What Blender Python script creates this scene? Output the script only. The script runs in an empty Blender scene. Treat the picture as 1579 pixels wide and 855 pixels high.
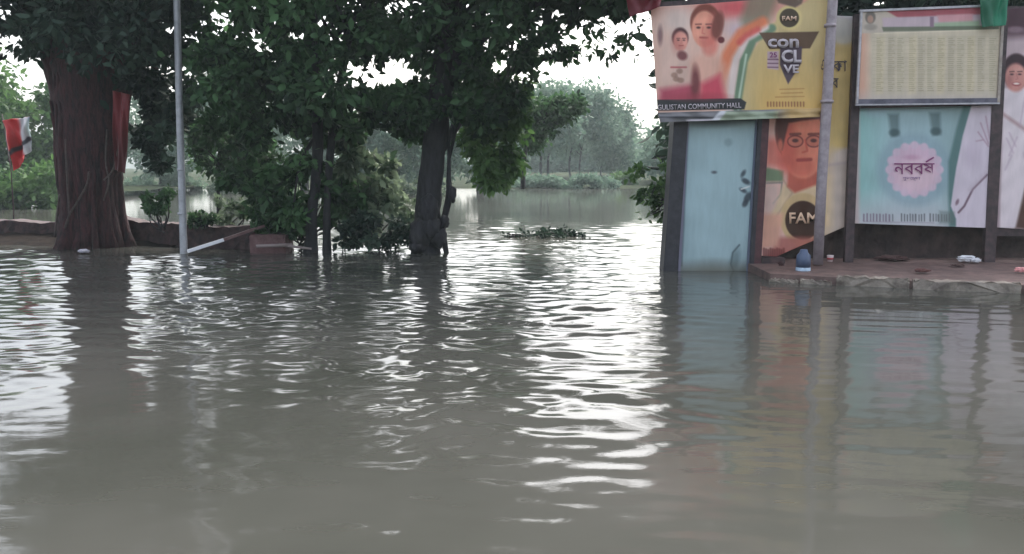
import bpy, math, random
import numpy as np
from mathutils import Vector, Matrix

S = bpy.context.scene
R = math.radians
# ------------------------------------------------------------------ camera
F_PX, PITCH, CAMH = 1314.0, math.atan(172 / 1314), 1.6
cam_d = bpy.data.cameras.new('camera')
cam = bpy.data.objects.new('camera', cam_d)
S.collection.objects.link(cam)
cam.location = (0, 0, CAMH)
cam.rotation_euler = (math.pi / 2 - PITCH, 0, 0)
cam_d.sensor_width = 36.0
cam_d.lens = 36.0 * F_PX / 1579
cam_d.clip_start, cam_d.clip_end = 0.05, 3000
S.camera = cam
# ------------------------------------------------------------------ sky and light
SUN_EL, SUN_AZ = R(52), R(20)
w = bpy.data.worlds.new('World'); S.world = w; w.use_nodes = True
nt = w.node_tree; bg = nt.nodes['Background']
sky = nt.nodes.new('ShaderNodeTexSky'); sky.sky_type = 'NISHITA'; sky.sun_disc = False
sky.sun_elevation = SUN_EL; sky.sun_rotation = SUN_AZ
sky.air_density = 1.0; sky.dust_density = 6.0; sky.ozone_density = 1.0
hs = nt.nodes.new('ShaderNodeHueSaturation'); hs.inputs['Saturation'].default_value = 0.5
nt.links.new(sky.outputs[0], hs.inputs['Color']); nt.links.new(hs.outputs[0], bg.inputs[0])
bg.inputs[1].default_value = 0.15
sd = bpy.data.lights.new('sun', 'SUN'); sd.energy = 0.6; sd.angle = R(25); sd.color = (1, .98, .95)
sun = bpy.data.objects.new('sun', sd); S.collection.objects.link(sun)
sun.rotation_euler = Vector((math.sin(SUN_AZ) * math.cos(SUN_EL), math.cos(SUN_AZ) * math.cos(SUN_EL), math.sin(SUN_EL))).to_track_quat('Z', 'Y').to_euler()
S.view_settings.view_transform = 'Standard'; S.view_settings.look = 'None'
S.view_settings.exposure = 1.88; S.view_settings.gamma = 1.0
S.view_settings.use_curve_mapping = False
S.render.engine = 'CYCLES'
S.cycles.max_bounces = 6; S.cycles.diffuse_bounces = 3; S.cycles.glossy_bounces = 3
S.cycles.transmission_bounces = 3; S.cycles.volume_bounces = 0; S.cycles.transparent_max_bounces = 6
S.cycles.use_denoising = True
S.cycles.sample_clamp_indirect = 6
S.cycles.caustics_reflective = False

# ------------------------------------------------------------------ helpers
CP, SP = math.cos(PITCH), math.sin(PITCH)
def at(x, y, Y):
    """point at world depth Y seen at photo pixel (x, y)"""
    u = (x - 789.5) / F_PX; v = (427.5 - y) / F_PX
    k = Y / (CP + v * SP)
    return (u * k, Y, CAMH + (v * CP - SP) * k)
def at_np(x, y, Y):
    u = (x - 789.5) / F_PX; v = (427.5 - y) / F_PX
    k = Y / (CP + v * SP)
    return np.stack([u * k, Y + 0 * u, CAMH + (v * CP - SP) * k], -1)
def ongr(x, y, z=0.0):
    u = (x - 789.5) / F_PX; v = (427.5 - y) / F_PX
    k = (z - CAMH) / (v * CP - SP)
    return (u * k, (CP + v * SP) * k, z)
def px2m(px, Y): return px * Y / F_PX
def lin(c):
    c = np.asarray(c, float) / 255.0
    return np.where(c <= .04045, c / 12.92, ((c + .055) / 1.055) ** 2.4)
def tag(o, label=None, cat=None, group=None, kind=None):
    if label: o['label'] = label
    if cat: o['category'] = cat
    if group: o['group'] = group
    if kind: o['kind'] = kind
    return o
def empty(name, loc=(0, 0, 0)):
    o = bpy.data.objects.new(name, None); S.collection.objects.link(o); o.location = loc
    o.empty_display_size = .2
    return o
def link(name, me, mats, parent=None, smooth=False):
    o = bpy.data.objects.new(name, me); S.collection.objects.link(o)
    for m in (mats if isinstance(mats, (list, tuple)) else [mats]): me.materials.append(m)
    if smooth: me.polygons.foreach_set('use_smooth', [True] * len(me.polygons))
    if parent is not None:
        o.parent = parent
        o.matrix_parent_inverse = Matrix.Translation(parent.location).inverted()
    return o
def np_mesh(name, V, F, n=4):
    """V (N,3), F (M,n) fast mesh"""
    V = np.ascontiguousarray(V, np.float32); F = np.ascontiguousarray(F, np.int32)
    me = bpy.data.meshes.new(name)
    me.vertices.add(len(V)); me.vertices.foreach_set('co', V.ravel())
    me.loops.add(F.size); me.loops.foreach_set('vertex_index', F.ravel())
    me.polygons.add(len(F)); me.polygons.foreach_set('loop_start', np.arange(0, F.size, F.shape[1], dtype=np.int32))
    me.update(calc_edges=True); me.validate()
    return me
class MB:
    def __init__(s): s.v = []; s.f = []
    def add(s, V, F):
        b = len(s.v); s.v += [tuple(map(float, p)) for p in V]; s.f += [tuple(b + i for i in f) for f in F]
    def hexa(s, P):   # 8 points, bottom ring 0-3, top ring 4-7
        s.add(P, [(3, 2, 1, 0), (4, 5, 6, 7), (0, 1, 5, 4), (1, 2, 6, 5), (2, 3, 7, 6), (3, 0, 4, 7)])
    def box(s, a, b):
        x0, y0, z0 = a; x1, y1, z1 = b
        s.hexa([(x0, y0, z0), (x1, y0, z0), (x1, y1, z0), (x0, y1, z0), (x0, y0, z1), (x1, y0, z1), (x1, y1, z1), (x0, y1, z1)])
    def slab(s, Q, t):  # quad Q (4 pts) thickened toward +Y by t
        s.add(list(Q) + [(p[0], p[1] + t, p[2]) for p in Q],
              [(0, 1, 2, 3), (7, 6, 5, 4), (0, 4, 5, 1), (1, 5, 6, 2), (2, 6, 7, 3), (3, 7, 4, 0)])
    def tube(s, pts, rad, n=10, jit=0.0, rng=None, cap=True):
        pts = [Vector(p) for p in pts]; b = len(s.v); up = Vector((0.13, .97, .2))
        for i, p in enumerate(pts):
            t = (pts[min(i + 1, len(pts) - 1)] - pts[max(i - 1, 0)]).normalized()
            a = t.cross(up).normalized(); c = t.cross(a).normalized()
            for k in range(n):
                th = 2 * math.pi * k / n
                r = rad[i] * (1 + (rng.uniform(-jit, jit) if rng else 0))
                s.v.append(tuple(p + a * (r * math.cos(th)) + c * (r * math.sin(th))))
        for i in range(len(pts) - 1):
            for k in range(n):
                k2 = (k + 1) % n
                s.f.append((b + i * n + k, b + i * n + k2, b + (i + 1) * n + k2, b + (i + 1) * n + k))
        if cap:
            s.f.append(tuple(b + k for k in range(n))[::-1])
            e = b + (len(pts) - 1) * n
            s.f.append(tuple(e + k for k in range(n)))
    def build(s, name, mat, parent=None, smooth=False):
        me = bpy.data.meshes.new(name); me.from_pydata(s.v, [], s.f); me.update()
        return link(name, me, mat, parent, smooth)
def smooth_pts(P, n):
    """Catmull-Rom through P (list of tuples incl. extra dims) with n samples"""
    P = np.array(P, float); P = np.vstack([2 * P[0] - P[1], P, 2 * P[-1] - P[-2]])
    out = []
    m = len(P) - 3
    for t in np.linspace(0, m - 1e-6, n):
        i = int(t); f = t - i; a, b, c, d = P[i:i + 4]
        out.append(.5 * ((2 * b) + (c - a) * f + (2 * a - 5 * b + 4 * c - d) * f * f + (3 * b - a - 3 * c + d) * f ** 3))
    return np.array(out)

# ------------------------------------------------------------------ materials
def mat(name, col, rough=.7, noise=None, col2=None, scale=5.0, bump=0.0, bscale=30.0, metal=0.0, detail=6, spec=.5, stretch=(1, 1, 1)):
    m = bpy.data.materials.new(name); m.use_nodes = True; N = m.node_tree.nodes; L = m.node_tree.links
    b = N['Principled BSDF']; b.inputs['Roughness'].default_value = rough; b.inputs['Metallic'].default_value = metal
    b.inputs['Specular IOR Level'].default_value = spec
    b.inputs['Base Color'].default_value = (*col, 1)
    tc = N.new('ShaderNodeTexCoord'); mp = N.new('ShaderNodeMapping'); mp.inputs['Scale'].default_value = stretch
    L.new(tc.outputs['Object'], mp.inputs[0])
    if col2 is not None:
        n = N.new('ShaderNodeTexNoise'); n.inputs['Scale'].default_value = scale; n.inputs['Detail'].default_value = detail
        n.inputs['Roughness'].default_value = .65
        r = N.new('ShaderNodeValToRGB'); r.color_ramp.elements[0].position = .36; r.color_ramp.elements[1].position = .64
        r.color_ramp.elements[0].color = (*col, 1); r.color_ramp.elements[1].color = (*col2, 1)
        L.new(mp.outputs[0], n.inputs['Vector']); L.new(n.outputs[0], r.inputs[0]); L.new(r.outputs[0], b.inputs['Base Color'])
    if bump:
        n2 = N.new('ShaderNodeTexNoise'); n2.inputs['Scale'].default_value = bscale; n2.inputs['Detail'].default_value = 6
        bp = N.new('ShaderNodeBump'); bp.inputs['Strength'].default_value = 1; bp.inputs['Distance'].default_value = bump
        L.new(mp.outputs[0], n2.inputs['Vector']); L.new(n2.outputs[0], bp.inputs['Height']); L.new(bp.outputs[0], b.inputs['Normal'])
    return m
def leaf_mat(name, dark, light, trans=.3):
    m = bpy.data.materials.new(name); m.use_nodes = True; N = m.node_tree.nodes; L = m.node_tree.links
    b = N['Principled BSDF']; b.inputs['Roughness'].default_value = .62; b.inputs['Specular IOR Level'].default_value = .22
    at_ = N.new('ShaderNodeAttribute'); at_.attribute_name = 'tint'
    r = N.new('ShaderNodeValToRGB'); r.color_ramp.elements[0].color = (*dark, 1); r.color_ramp.elements[1].color = (*light, 1)
    r.color_ramp.elements[0].position = .1
    L.new(at_.outputs['Fac'], r.inputs[0]); L.new(r.outputs[0], b.inputs['Base Color'])
    t = N.new('ShaderNodeBsdfTranslucent'); mx = N.new('ShaderNodeMixShader'); mx.inputs[0].default_value = trans
    L.new(r.outputs[0], t.inputs[0]); L.new(b.outputs[0], mx.inputs[1]); L.new(t.outputs[0], mx.inputs[2])
    L.new(mx.outputs[0], N['Material Output'].inputs[0])
    return m
def print_mat(name, rough=.42, gain=1.0):
    m = bpy.data.materials.new(name); m.use_nodes = True; N = m.node_tree.nodes; L = m.node_tree.links
    b = N['Principled BSDF']; b.inputs['Roughness'].default_value = rough; b.inputs['Specular IOR Level'].default_value = .3
    a = N.new('ShaderNodeAttribute'); a.attribute_name = 'ink'
    v = N.new('ShaderNodeVectorMath'); v.operation = 'SCALE'; v.inputs['Scale'].default_value = gain
    # faint dirt streaks running down the print
    tc = N.new('ShaderNodeTexCoord'); mp = N.new('ShaderNodeMapping'); mp.inputs['Scale'].default_value = (7, 7, 1.2)
    n = N.new('ShaderNodeTexNoise'); n.inputs['Scale'].default_value = 2.2; n.inputs['Detail'].default_value = 8; n.inputs['Roughness'].default_value = .7
    mr = N.new('ShaderNodeMapRange'); mr.inputs['From Min'].default_value = .3; mr.inputs['From Max'].default_value = .7
    mr.inputs['To Min'].default_value = .91; mr.inputs['To Max'].default_value = 1.04
    v2 = N.new('ShaderNodeVectorMath'); v2.operation = 'SCALE'
    L.new(tc.outputs['Object'], mp.inputs[0]); L.new(mp.outputs[0], n.inputs['Vector']); L.new(n.outputs[0], mr.inputs['Value'])
    L.new(a.outputs['Color'], v.inputs[0]); L.new(v.outputs[0], v2.inputs[0]); L.new(mr.outputs[0], v2.inputs['Scale'])
    L.new(v2.outputs[0], b.inputs['Base Color'])
    return m

INK = .9
M_print = print_mat('printed vinyl', gain=INK)
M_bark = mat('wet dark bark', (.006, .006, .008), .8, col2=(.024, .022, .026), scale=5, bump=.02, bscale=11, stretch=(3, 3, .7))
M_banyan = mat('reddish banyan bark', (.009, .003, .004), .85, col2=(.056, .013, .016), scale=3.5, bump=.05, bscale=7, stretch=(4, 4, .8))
M_root = mat('pale aerial root', (.085, .06, .052), .8, col2=(.04, .028, .026), scale=12)
M_leaf_dark = leaf_mat('dark blue green leaves', (.011, .028, .014), (.085, .185, .07), .35)
M_leaf_deep = leaf_mat('deep green leaves', (.007, .016, .013), (.05, .09, .058), .25)  # darkest of the leaf greens
M_leaf_mid = leaf_mat('fresh green leaves', (.024, .065, .020), (.11, .21, .06), .4)
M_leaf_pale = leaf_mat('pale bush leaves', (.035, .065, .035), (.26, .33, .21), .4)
M_leaf_far = leaf_mat('haze tinted far leaves', (.08, .14, .10), (.19, .28, .20), .35)  # pale bluish tone puts some distance haze into the leaf colour
M_steel = mat('galvanised pole paint', (.30, .31, .33), .45, col2=(.42, .43, .46), scale=9, metal=.2, bump=.002, bscale=60)
M_steel2 = mat('pinkish grey pole paint', (.24, .20, .22), .5, col2=(.36, .31, .33), scale=9, bump=.002, bscale=50)
M_frame = mat('dark rusty frame', (.030, .020, .022), .6, col2=(.075, .045, .048), scale=11, bump=.003, bscale=60)
M_frame_light = mat('worn white frame', (.34, .33, .36), .5, col2=(.5, .48, .5), scale=14)
M_brick = mat('damp red brick', (.016, .009, .010), .8, col2=(.06, .029, .028), scale=8, bump=.02, bscale=14)
M_wallbase = mat('dark brown plaster', (.026, .017, .016), .85, col2=(.075, .048, .044), scale=3.5, bump=.02, bscale=12)  # mottled dark brown wall colour
M_plat = mat('wet brick dust pavement', (.075, .046, .040), .6, col2=(.17, .108, .095), scale=5, bump=.008, bscale=25)
M_kerb = mat('muddy kerb stone', (.10, .08, .066), .7, col2=(.36, .31, .26), scale=4, bump=.012, bscale=20)
M_mud = mat('mud and grass bank', (.014, .02, .010), .95, spec=.05, col2=(.032, .045, .02), scale=.9, bump=.04, bscale=5)
M_earth = mat('wet earth', (.010, .008, .007), .95, spec=.05, col2=(.026, .02, .017), scale=3, bump=.03, bscale=8)
def flat(name, c, rough=.6, k=1.0, **kw): return mat(name, tuple(lin(c) * k), rough, **kw)

# ------------------------------------------------------------------ ground and water
def sheet(name, x0, y0, x1, y1, z, m, kind='structure'):
    b = MB(); b.add([(x0, y0, z), (x1, y0, z), (x1, y1, z), (x0, y1, z)], [(0, 1, 2, 3)])
    return tag(b.build(name, m), kind=kind)
sheet('ground', -399, -99, 399, 499, -.9, M_earth)

rng = np.random.default_rng(4)
# rippled flood water: graded grid, fine near the viewer, opened out with distance
D0, D1 = 2.2, 34.0
nr = 760; ys = D0 * (D1 / D0) ** np.linspace(0, 1, nr)
nc = 680; ts = np.linspace(-.86, .86, nc)
YY, TT = np.meshgrid(ys, ts, indexing='ij'); XX = TT * YY
def smoothnoise(X, Y, seed, sc):
    r = np.random.default_rng(seed); o = np.zeros_like(X)
    for k in range(9):
        a = r.uniform(0, 2 * math.pi); f = sc * r.uniform(.5, 1.6)
        o += np.sin((X * math.cos(a) + Y * math.sin(a)) * f * 2 * math.pi + r.uniform(0, 6.28))
    return o / 4.0
PX = XX / YY * F_PX + 789.5
H = np.zeros_like(XX)
warpx = smoothnoise(XX, YY, 31, .25) * .22; warpy = smoothnoise(XX, YY, 32, .3) * .12
XW, YW = XX + warpx, YY + warpy
row = np.gradient(ys)[:, None]
for k in range(64):
    lam = .15 * (1.1 / .15) ** (rng.random() ** 1.15)
    a = math.pi / 2 + rng.normal(0, .32) + (0 if rng.random() < .7 else rng.uniform(-.9, .9))
    kx, ky = math.cos(a), math.sin(a)
    slope = .0175 * (1.25 if lam < .45 else .8)
    amp = slope * lam / 6.283
    fade = np.clip((lam / (row * 3.0)) - .6, 0, 1)       # keep only waves the grid can carry
    H += amp * fade * np.sin((XW * kx + YW * ky) * 6.283 / lam + rng.uniform(0, 6.28))
# a few long arcing wakes coming out of the gap between the trees and the kiosk
for (cx, cy, lam, A, r0, r1) in [(6.5, 22.0, .34, .0042, 8, 24), (-6.0, 25, .42, .0022, 6, 30), (9, 3, .5, .0016, 3, 16)]:
    rr = np.hypot(XX - cx, YY - cy) + warpy
    env = np.clip((rr - r0) / 3, 0, 1) * np.clip((r1 - rr) / 3, 0, 1)
    fade = np.clip((lam / (row * 3.0)) - .6, 0, 1)
    H += A * env * fade * np.sin(rr * 6.283 / lam) * (.55 + .45 * smoothnoise(XX, YY, 77, .35))
patch = np.clip(.62 + .42 * smoothnoise(XX, YY * .6, 5, .16), .18, 1.3)
# wind shelter: calmer in front of the boards and behind the big trunk, ruffled in the middle strip
lee = 1 - .72 / (1 + np.exp(-(XX - .205 * YY) / .35)) - .45 * np.exp(-((XX + .49 * YY) / (.05 * YY + .25)) ** 2)
calmfar = 1 / (1 + np.exp((YY - 24.5) / 1.2)) * .93 + .07
nearc = np.clip(.38 + (YY - 3.2) / 5.0, .38, 1)
H *= patch * lee * calmfar * nearc * np.clip((D1 - YY) / 4, 0, 1)
V = np.stack([XX, YY, H], -1).reshape(-1, 3)
idx = np.arange(nr * nc).reshape(nr, nc)
Fq = np.stack([idx[:-1, :-1], idx[:-1, 1:], idx[1:, 1:], idx[1:, :-1]], -1).reshape(-1, 4)
M_water = bpy.data.materials.new('muddy flood water'); M_water.use_nodes = True
N = M_water.node_tree.nodes; L = M_water.node_tree.links; b = N['Principled BSDF']
b.inputs['Roughness'].default_value = .075; b.inputs['IOR'].default_value = 1.33; b.inputs['Specular IOR Level'].default_value = .5
tc = N.new('ShaderNodeTexCoord')
n = N.new('ShaderNodeTexNoise'); n.inputs['Scale'].default_value = .35; n.inputs['Detail'].default_value = 4
r = N.new('ShaderNodeValToRGB'); r.color_ramp.elements[0].position = .35; r.color_ramp.elements[1].position = .65
r.color_ramp.elements[0].color = (.045, .047, .039, 1); r.color_ramp.elements[1].color = (.073, .072, .064, 1)
L.new(tc.outputs['Object'], n.inputs['Vector']); L.new(n.outputs[0], r.inputs[0]); L.new(r.outputs[0], b.inputs['Base Color'])
mp = N.new('ShaderNodeMapping'); mp.inputs['Scale'].default_value = (.7, 1.6, 1)
n2 = N.new('ShaderNodeTexNoise'); n2.inputs['Scale'].default_value = 5.5; n2.inputs['Detail'].default_value = 3; n2.inputs['Roughness'].default_value = .5
bp = N.new('ShaderNodeBump'); bp.inputs['Strength'].default_value = .5; bp.inputs['Distance'].default_value = .003
L.new(tc.outputs['Object'], mp.inputs[0]); L.new(mp.outputs[0], n2.inputs['Vector']); L.new(n2.outputs[0], bp.inputs['Height']); L.new(bp.outputs[0], b.inputs['Normal'])
me = np_mesh('water', V, Fq)
water = tag(link('water', me, M_water, smooth=True), kind='structure')
b_ = MB()
e = .86
b_.add([(-e * D1, D1, 0), (e * D1, D1, 0), (120, D1, 0), (120, 62, 0), (-120, 62, 0), (-120, D1, 0)], [(0, 1, 2, 3, 4, 5)])
b_.add([(-e * D0, D0, 0), (-e * D1, D1, 0), (-120, D1, 0), (-120, -40, 0), (-e * D0, -40, 0)], [(0, 1, 2, 3, 4)])
b_.add([(e * D0, D0, 0), (e * D0, -40, 0), (120, -40, 0), (120, D1, 0), (e * D1, D1, 0)], [(0, 1, 2, 3, 4)])
b_.add([(-e * D0, -40, 0), (e * D0, -40, 0), (e * D0, D0, 0), (-e * D0, D0, 0)], [(0, 1, 2, 3)])
M_water2 = M_water.copy(); M_water2.name = 'calm pond water'
M_water2.node_tree.nodes['Bump'].inputs['Distance'].default_value = .0012
tag(b_.build('pond_water', M_water2), kind='structure')

# far bank: gently uneven strip of land behind the pond
def bank(name, x0, x1, yf, depth, h, seed, m=M_mud, n=160):
    r = np.random.default_rng(seed); xs = np.linspace(x0, x1, n); rows = 14
    V = []; jag = np.interp(xs, np.linspace(x0, x1, n // 6), r.normal(0, .8, n // 6))
    for j in range(rows):
        f = j / (rows - 1)
        yy = yf + jag * (1 - f) + depth * f ** 1.6
        zz = -.5 + (h + .5) * min(1, f * 2.2) ** .5 + r.normal(0, .05, n)
        V.append(np.stack([xs, yy, zz], -1))
    V = np.concatenate(V); I = np.arange(rows * n).reshape(rows, n)
    Fq = np.stack([I[:-1, :-1], I[:-1, 1:], I[1:, 1:], I[1:, :-1]], -1).reshape(-1, 4)
    return tag(link(name, np_mesh(name, V, Fq), m, smooth=True), kind='structure')
bank('far_bank', -130, 130, 58, 160, .7, 3)
# a spit of grassy land on the left, mid distance
bank('left_bank', -70, -20, 36, 20, .3, 9)

# ------------------------------------------------------------------ foliage
def leaf_cloud(C, rad, counts, size, seed, droop=.35, flatz=.75, keep=None, aspect=.5):
    r = np.random.default_rng(seed)
    n = int(np.sum(counts))
    ci = np.repeat(np.arange(len(C)), counts)
    d = r.normal(size=(n, 3)); d /= np.linalg.norm(d, axis=1, keepdims=True)
    rr = np.abs(r.normal(.62, .28, n))
    P = C[ci] + d * (rad[ci] * rr)[:, None] * np.array([1, 1, flatz])
    if keep is not None:
        k = keep(P, r); P = P[k]; d = d[k]; ci = ci[k]; n = len(P)
    s = size * r.uniform(.55, 1.35, n)
    t = d * .6 + r.normal(size=(n, 3)) * .7; t[:, 2] -= droop; t /= np.linalg.norm(t, axis=1, keepdims=True)
    q = r.normal(size=(n, 3)); sd = np.cross(t, q); sd /= np.linalg.norm(sd, axis=1, keepdims=True)
    nn = np.cross(sd, t)
    V = np.empty((n, 6, 3))
    w_ = (s * aspect * .5)[:, None]
    V[:, 0] = P; V[:, 1] = P + t * s[:, None] * .35 + sd * w_ + nn * w_ * .25
    V[:, 2] = P + t * s[:, None] * .7 + sd * w_ * .8 + nn * w_ * .15
    V[:, 3] = P + t * s[:, None] - nn * w_ * .3
    V[:, 4] = P + t * s[:, None] * .7 - sd * w_ * .8 + nn * w_ * .15
    V[:, 5] = P + t * s[:, None] * .35 - sd * w_ + nn * w_ * .25
    clump = r.random(len(C))
    tint = np.clip(.45 * r.random(n) + .6 * clump[ci] ** 1.6, 0, 1)
    base = np.arange(n)[:, None] * 6
    F = np.concatenate([base + np.array([[0, 1, 2, 3]]), base + np.array([[0, 3, 4, 5]])])
    return V.reshape(-1, 3), F, np.repeat(tint, 6)
def leaf_obj(name, V, F, tint, m, parent):
    me = np_mesh(name, V, F)
    a = me.attributes.new('tint', 'FLOAT', 'POINT'); a.data.foreach_set('value', tint.astype(np.float32))
    return link(name, me, m, parent)
def in_poly(px, py, poly):
    ins = np.zeros(len(px), bool); n = len(poly)
    for i in range(n):
        x0, y0 = poly[i]; x1, y1 = poly[(i + 1) % n]
        c = ((y0 > py) != (y1 > py)) & (px < (x1 - x0) * (py - y0) / ((y1 - y0) + 1e-9) + x0)
        ins ^= c
    return ins
def sample_poly(poly, n, r):
    P = np.array(poly, float); lo, hi = P.min(0), P.max(0); out = []
    while len(out) < n:
        q = r.uniform(lo, hi, (n * 3, 2)); q = q[in_poly(q[:, 0], q[:, 1], poly)]; out += list(q)
    return np.array(out[:n])
def to_px(P):
    X, Y, Z = P[:, 0], P[:, 1], P[:, 2] - CAMH
    dy = Y * CP - Z * SP; dz = Y * SP + Z * CP
    return X / dy * F_PX + 789.5, 427.5 - dz / dy * F_PX
def gaps_filter(gaps, prob=.93):
    def f(P, r):
        x, y = to_px(P); k = ~((np.abs(x - (272.5 + y * .028)) < 19) & (P[:, 1] < 15.6))
        tr = (y > -30) & (y < 205) & (np.abs(x - (696 - y * .1)) < 17) & (P[:, 1] < 15.9); k &= ~(tr & (r.random(len(P)) < .8))
        tr = (y > 60) & (y < 380) & (np.abs(x - 486) < 13) & (P[:, 1] < 15.9); k &= ~(tr & (r.random(len(P)) < .75))

        for (gx, gy, ax, ay) in gaps:
            e = ((x - gx) / (ax + 3)) ** 2 + ((y - gy) / (ay + 3)) ** 2
            k &= ~((e < r.uniform(.5, 1.3, len(P))) & (r.random(len(P)) < prob))
        return k
    return f

GAPS = []
def tree(name, label, regions, stems, Y, m_leaf, m_bark=M_bark, leaf=.13, seed=1, gaps=(), group=None, limbs=10, cat='tree', extra=None, flare=0):
    """regions: (polygon, clump count, clump radius m, leaves per clump, depth spread, leaf scale); stems: lists of (px, py, radius px)"""
    r = np.random.default_rng(seed); rr = random.Random(seed)
    base = at(stems[0][0][0], stems[0][0][1], Y)
    root = empty(name, (base[0], Y, 0)); tag(root, label, cat, group)
    Cs = []; Rs = []; Ns = []; Ls = []
    Vs = []; Fs = []; Ts = []; off = 0
    filt = gaps_filter(GAPS if Y < 20 else gaps) if (gaps or Y < 20) else None
    for ri, (poly, n, cr, per, spread, ls) in enumerate(regions):
        q = sample_poly(poly, n, r); dep = Y + r.uniform(-spread, spread, n)
        C = at_np(q[:, 0], q[:, 1], dep)
        rad = cr * r.uniform(.7, 1.3, n)
        V, F, T = leaf_cloud(C, rad, np.full(n, per), leaf * ls, seed * 100 + ri, keep=filt)
        Vs.append(V); Fs.append(F + off); Ts.append(T); off += len(V)
        Cs.append(C)
    C = np.concatenate(Cs)
    tb = MB(); heads = []
    for st in stems:
        P = [(*at(x, y, Y + (st_y if False else 0)), px2m(rp, Y)) for (x, y, rp) in st]
        sp = smooth_pts(P, max(8, 4 * len(P)))
        tb.tube(sp[:, :3], np.maximum(sp[:, 3], .01), 14, .07, rr); heads.append(sp)
    for k in range(limbs):
        c = C[r.integers(len(C))]; sp = heads[k % len(heads)]
        i = r.integers(len(sp) * 2 // 3, len(sp)); a = sp[i, :3]
        if c[2] < a[2]: i = len(sp) // 2 + 1; a = sp[i, :3]
        mid = (a + c) / 2 + np.array([0, 0, .12 * np.linalg.norm(c - a)]) + r.normal(0, .15, 3)
        r0 = min(sp[i, 3] * .5, .02 + .03 * np.linalg.norm(c - a))
        pts = smooth_pts([(*a, r0), (*mid, r0 * .55), (*c, r0 * .18)], 9)
        tb.tube(pts[:, :3], np.maximum(pts[:, 3], .006), 7, .05, rr)
    tb.build('trunk', m_bark, root, smooth=True)
    leaf_obj('crown', np.concatenate(Vs), np.concatenate(Fs), np.concatenate(Ts), m_leaf, root)
    return root
def bush(name, label, regions, Y, m_leaf, leaf=.1, seed=1, group=None, cat='bush', base=None, gaps=(), nst=9):
    r = np.random.default_rng(seed); rr = random.Random(seed)
    bx, by = base
    b0 = at(bx, by, Y); root = empty(name, (b0[0], Y, b0[2])); tag(root, label, cat, group)
    Vs = []; Fs = []; Ts = []; off = 0; Cs = []
    filt = gaps_filter(gaps) if gaps else None
    for ri, (poly, n, cr, per, spread, ls) in enumerate(regions):
        q = sample_poly(poly, n, r); C = at_np(q[:, 0], q[:, 1], Y + r.uniform(-spread, spread, n))
        V, F, T = leaf_cloud(C, cr * r.uniform(.7, 1.3, n), np.full(n, per), leaf * ls, seed * 77 + ri, keep=filt)
        Vs.append(V); Fs.append(F + off); Ts.append(T); off += len(V); Cs.append(C)
    C = np.concatenate(Cs); tb = MB()
    for k in range(nst):
        c = C[r.integers(len(C))]; a = np.array(b0) + r.normal(0, .05, 3)
        mid = (a + c) / 2 + r.normal(0, .06, 3)
        pts = smooth_pts([(*a, .018), (*mid, .012), (*c, .004)], 8); tb.tube(pts[:, :3], pts[:, 3], 6, .05, rr)
    tb.build('stems', M_bark, root, smooth=True)
    leaf_obj('leaves', np.concatenate(Vs), np.concatenate(Fs), np.concatenate(Ts), m_leaf, root)
    return root

gapsA = [(22, 60, 22, 12), (10, 20, 12, 12), (40, 8, 10, 6), (90, 112, 14, 26), (60, 100, 10, 8), (160, 78, 9, 8), (195, 88, 6, 5), (258, 45, 5, 8), (265, 132, 10, 6),
         (300, 60, 12, 14), (352, 30, 10, 14), (330, 55, 7, 6), (290, 110, 9, 5), (310, 128, 6, 6), (350, 90, 5, 4), (365, 60, 6, 8), (215, 235, 14, 10), (300, 225, 16, 16)]
gapsB = [(452, 52, 10, 8), (423, 97, 9, 5), (537, 62, 10, 13), (515, 115, 9, 12), (590, 112, 62, 22), (540, 100, 12, 8), (475, 60, 6, 5), (395, 10, 5, 12), (545, 168, 10, 5), (470, 8, 6, 6),
         (395, 75, 5, 5), (600, 200, 22, 34), (360, 130, 6, 5), (355, 240, 30, 30), (400, 230, 12, 8), (578, 255, 20, 40), (425, 35, 5, 5), (510, 20, 4, 5)]
gapsC = [(745, 62, 9, 13), (709, 85, 8, 9), (735, 95, 7, 6), (665, 75, 6, 6), (780, 35, 6, 10), (760, 45, 5, 6), (800, 20, 5, 5), (820, 55, 7, 6), (840, 100, 12, 9), (810, 110, 5, 5), (905, 60, 24, 20), (930, 30, 14, 10),
         (980, 50, 14, 22), (960, 105, 22, 8), (870, 60, 8, 14), (870, 110, 10, 8), (850, 20, 8, 7), (890, 8, 6, 5), (945, 70, 12, 14), (700, 40, 4, 5), (1000, 95, 18, 12), (995, 20, 8, 10)]
GAPS = gapsA + gapsB + gapsC + [(1306, 12, 10, 9), (1355, 3, 10, 8), (1463, 6, 16, 4), (1320, 4, 5, 5), (1120, -2, 14, 6), (1150, 4, 5, 4), (1050, 2, 8, 4)]
_gr = random.Random(12)
for _ in range(85):
    gx, gy = _gr.uniform(195, 1000), _gr.uniform(-5, 135) ; s_ = _gr.uniform(3, 7)
    GAPS.append((gx, gy, s_ * _gr.uniform(.7, 1.2), s_ * _gr.uniform(.8, 1.6)))
for _ in range(30):
    GAPS.append((_gr.uniform(700, 1010), _gr.uniform(0, 120), _gr.uniform(5, 10), _gr.uniform(5, 10)))
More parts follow.
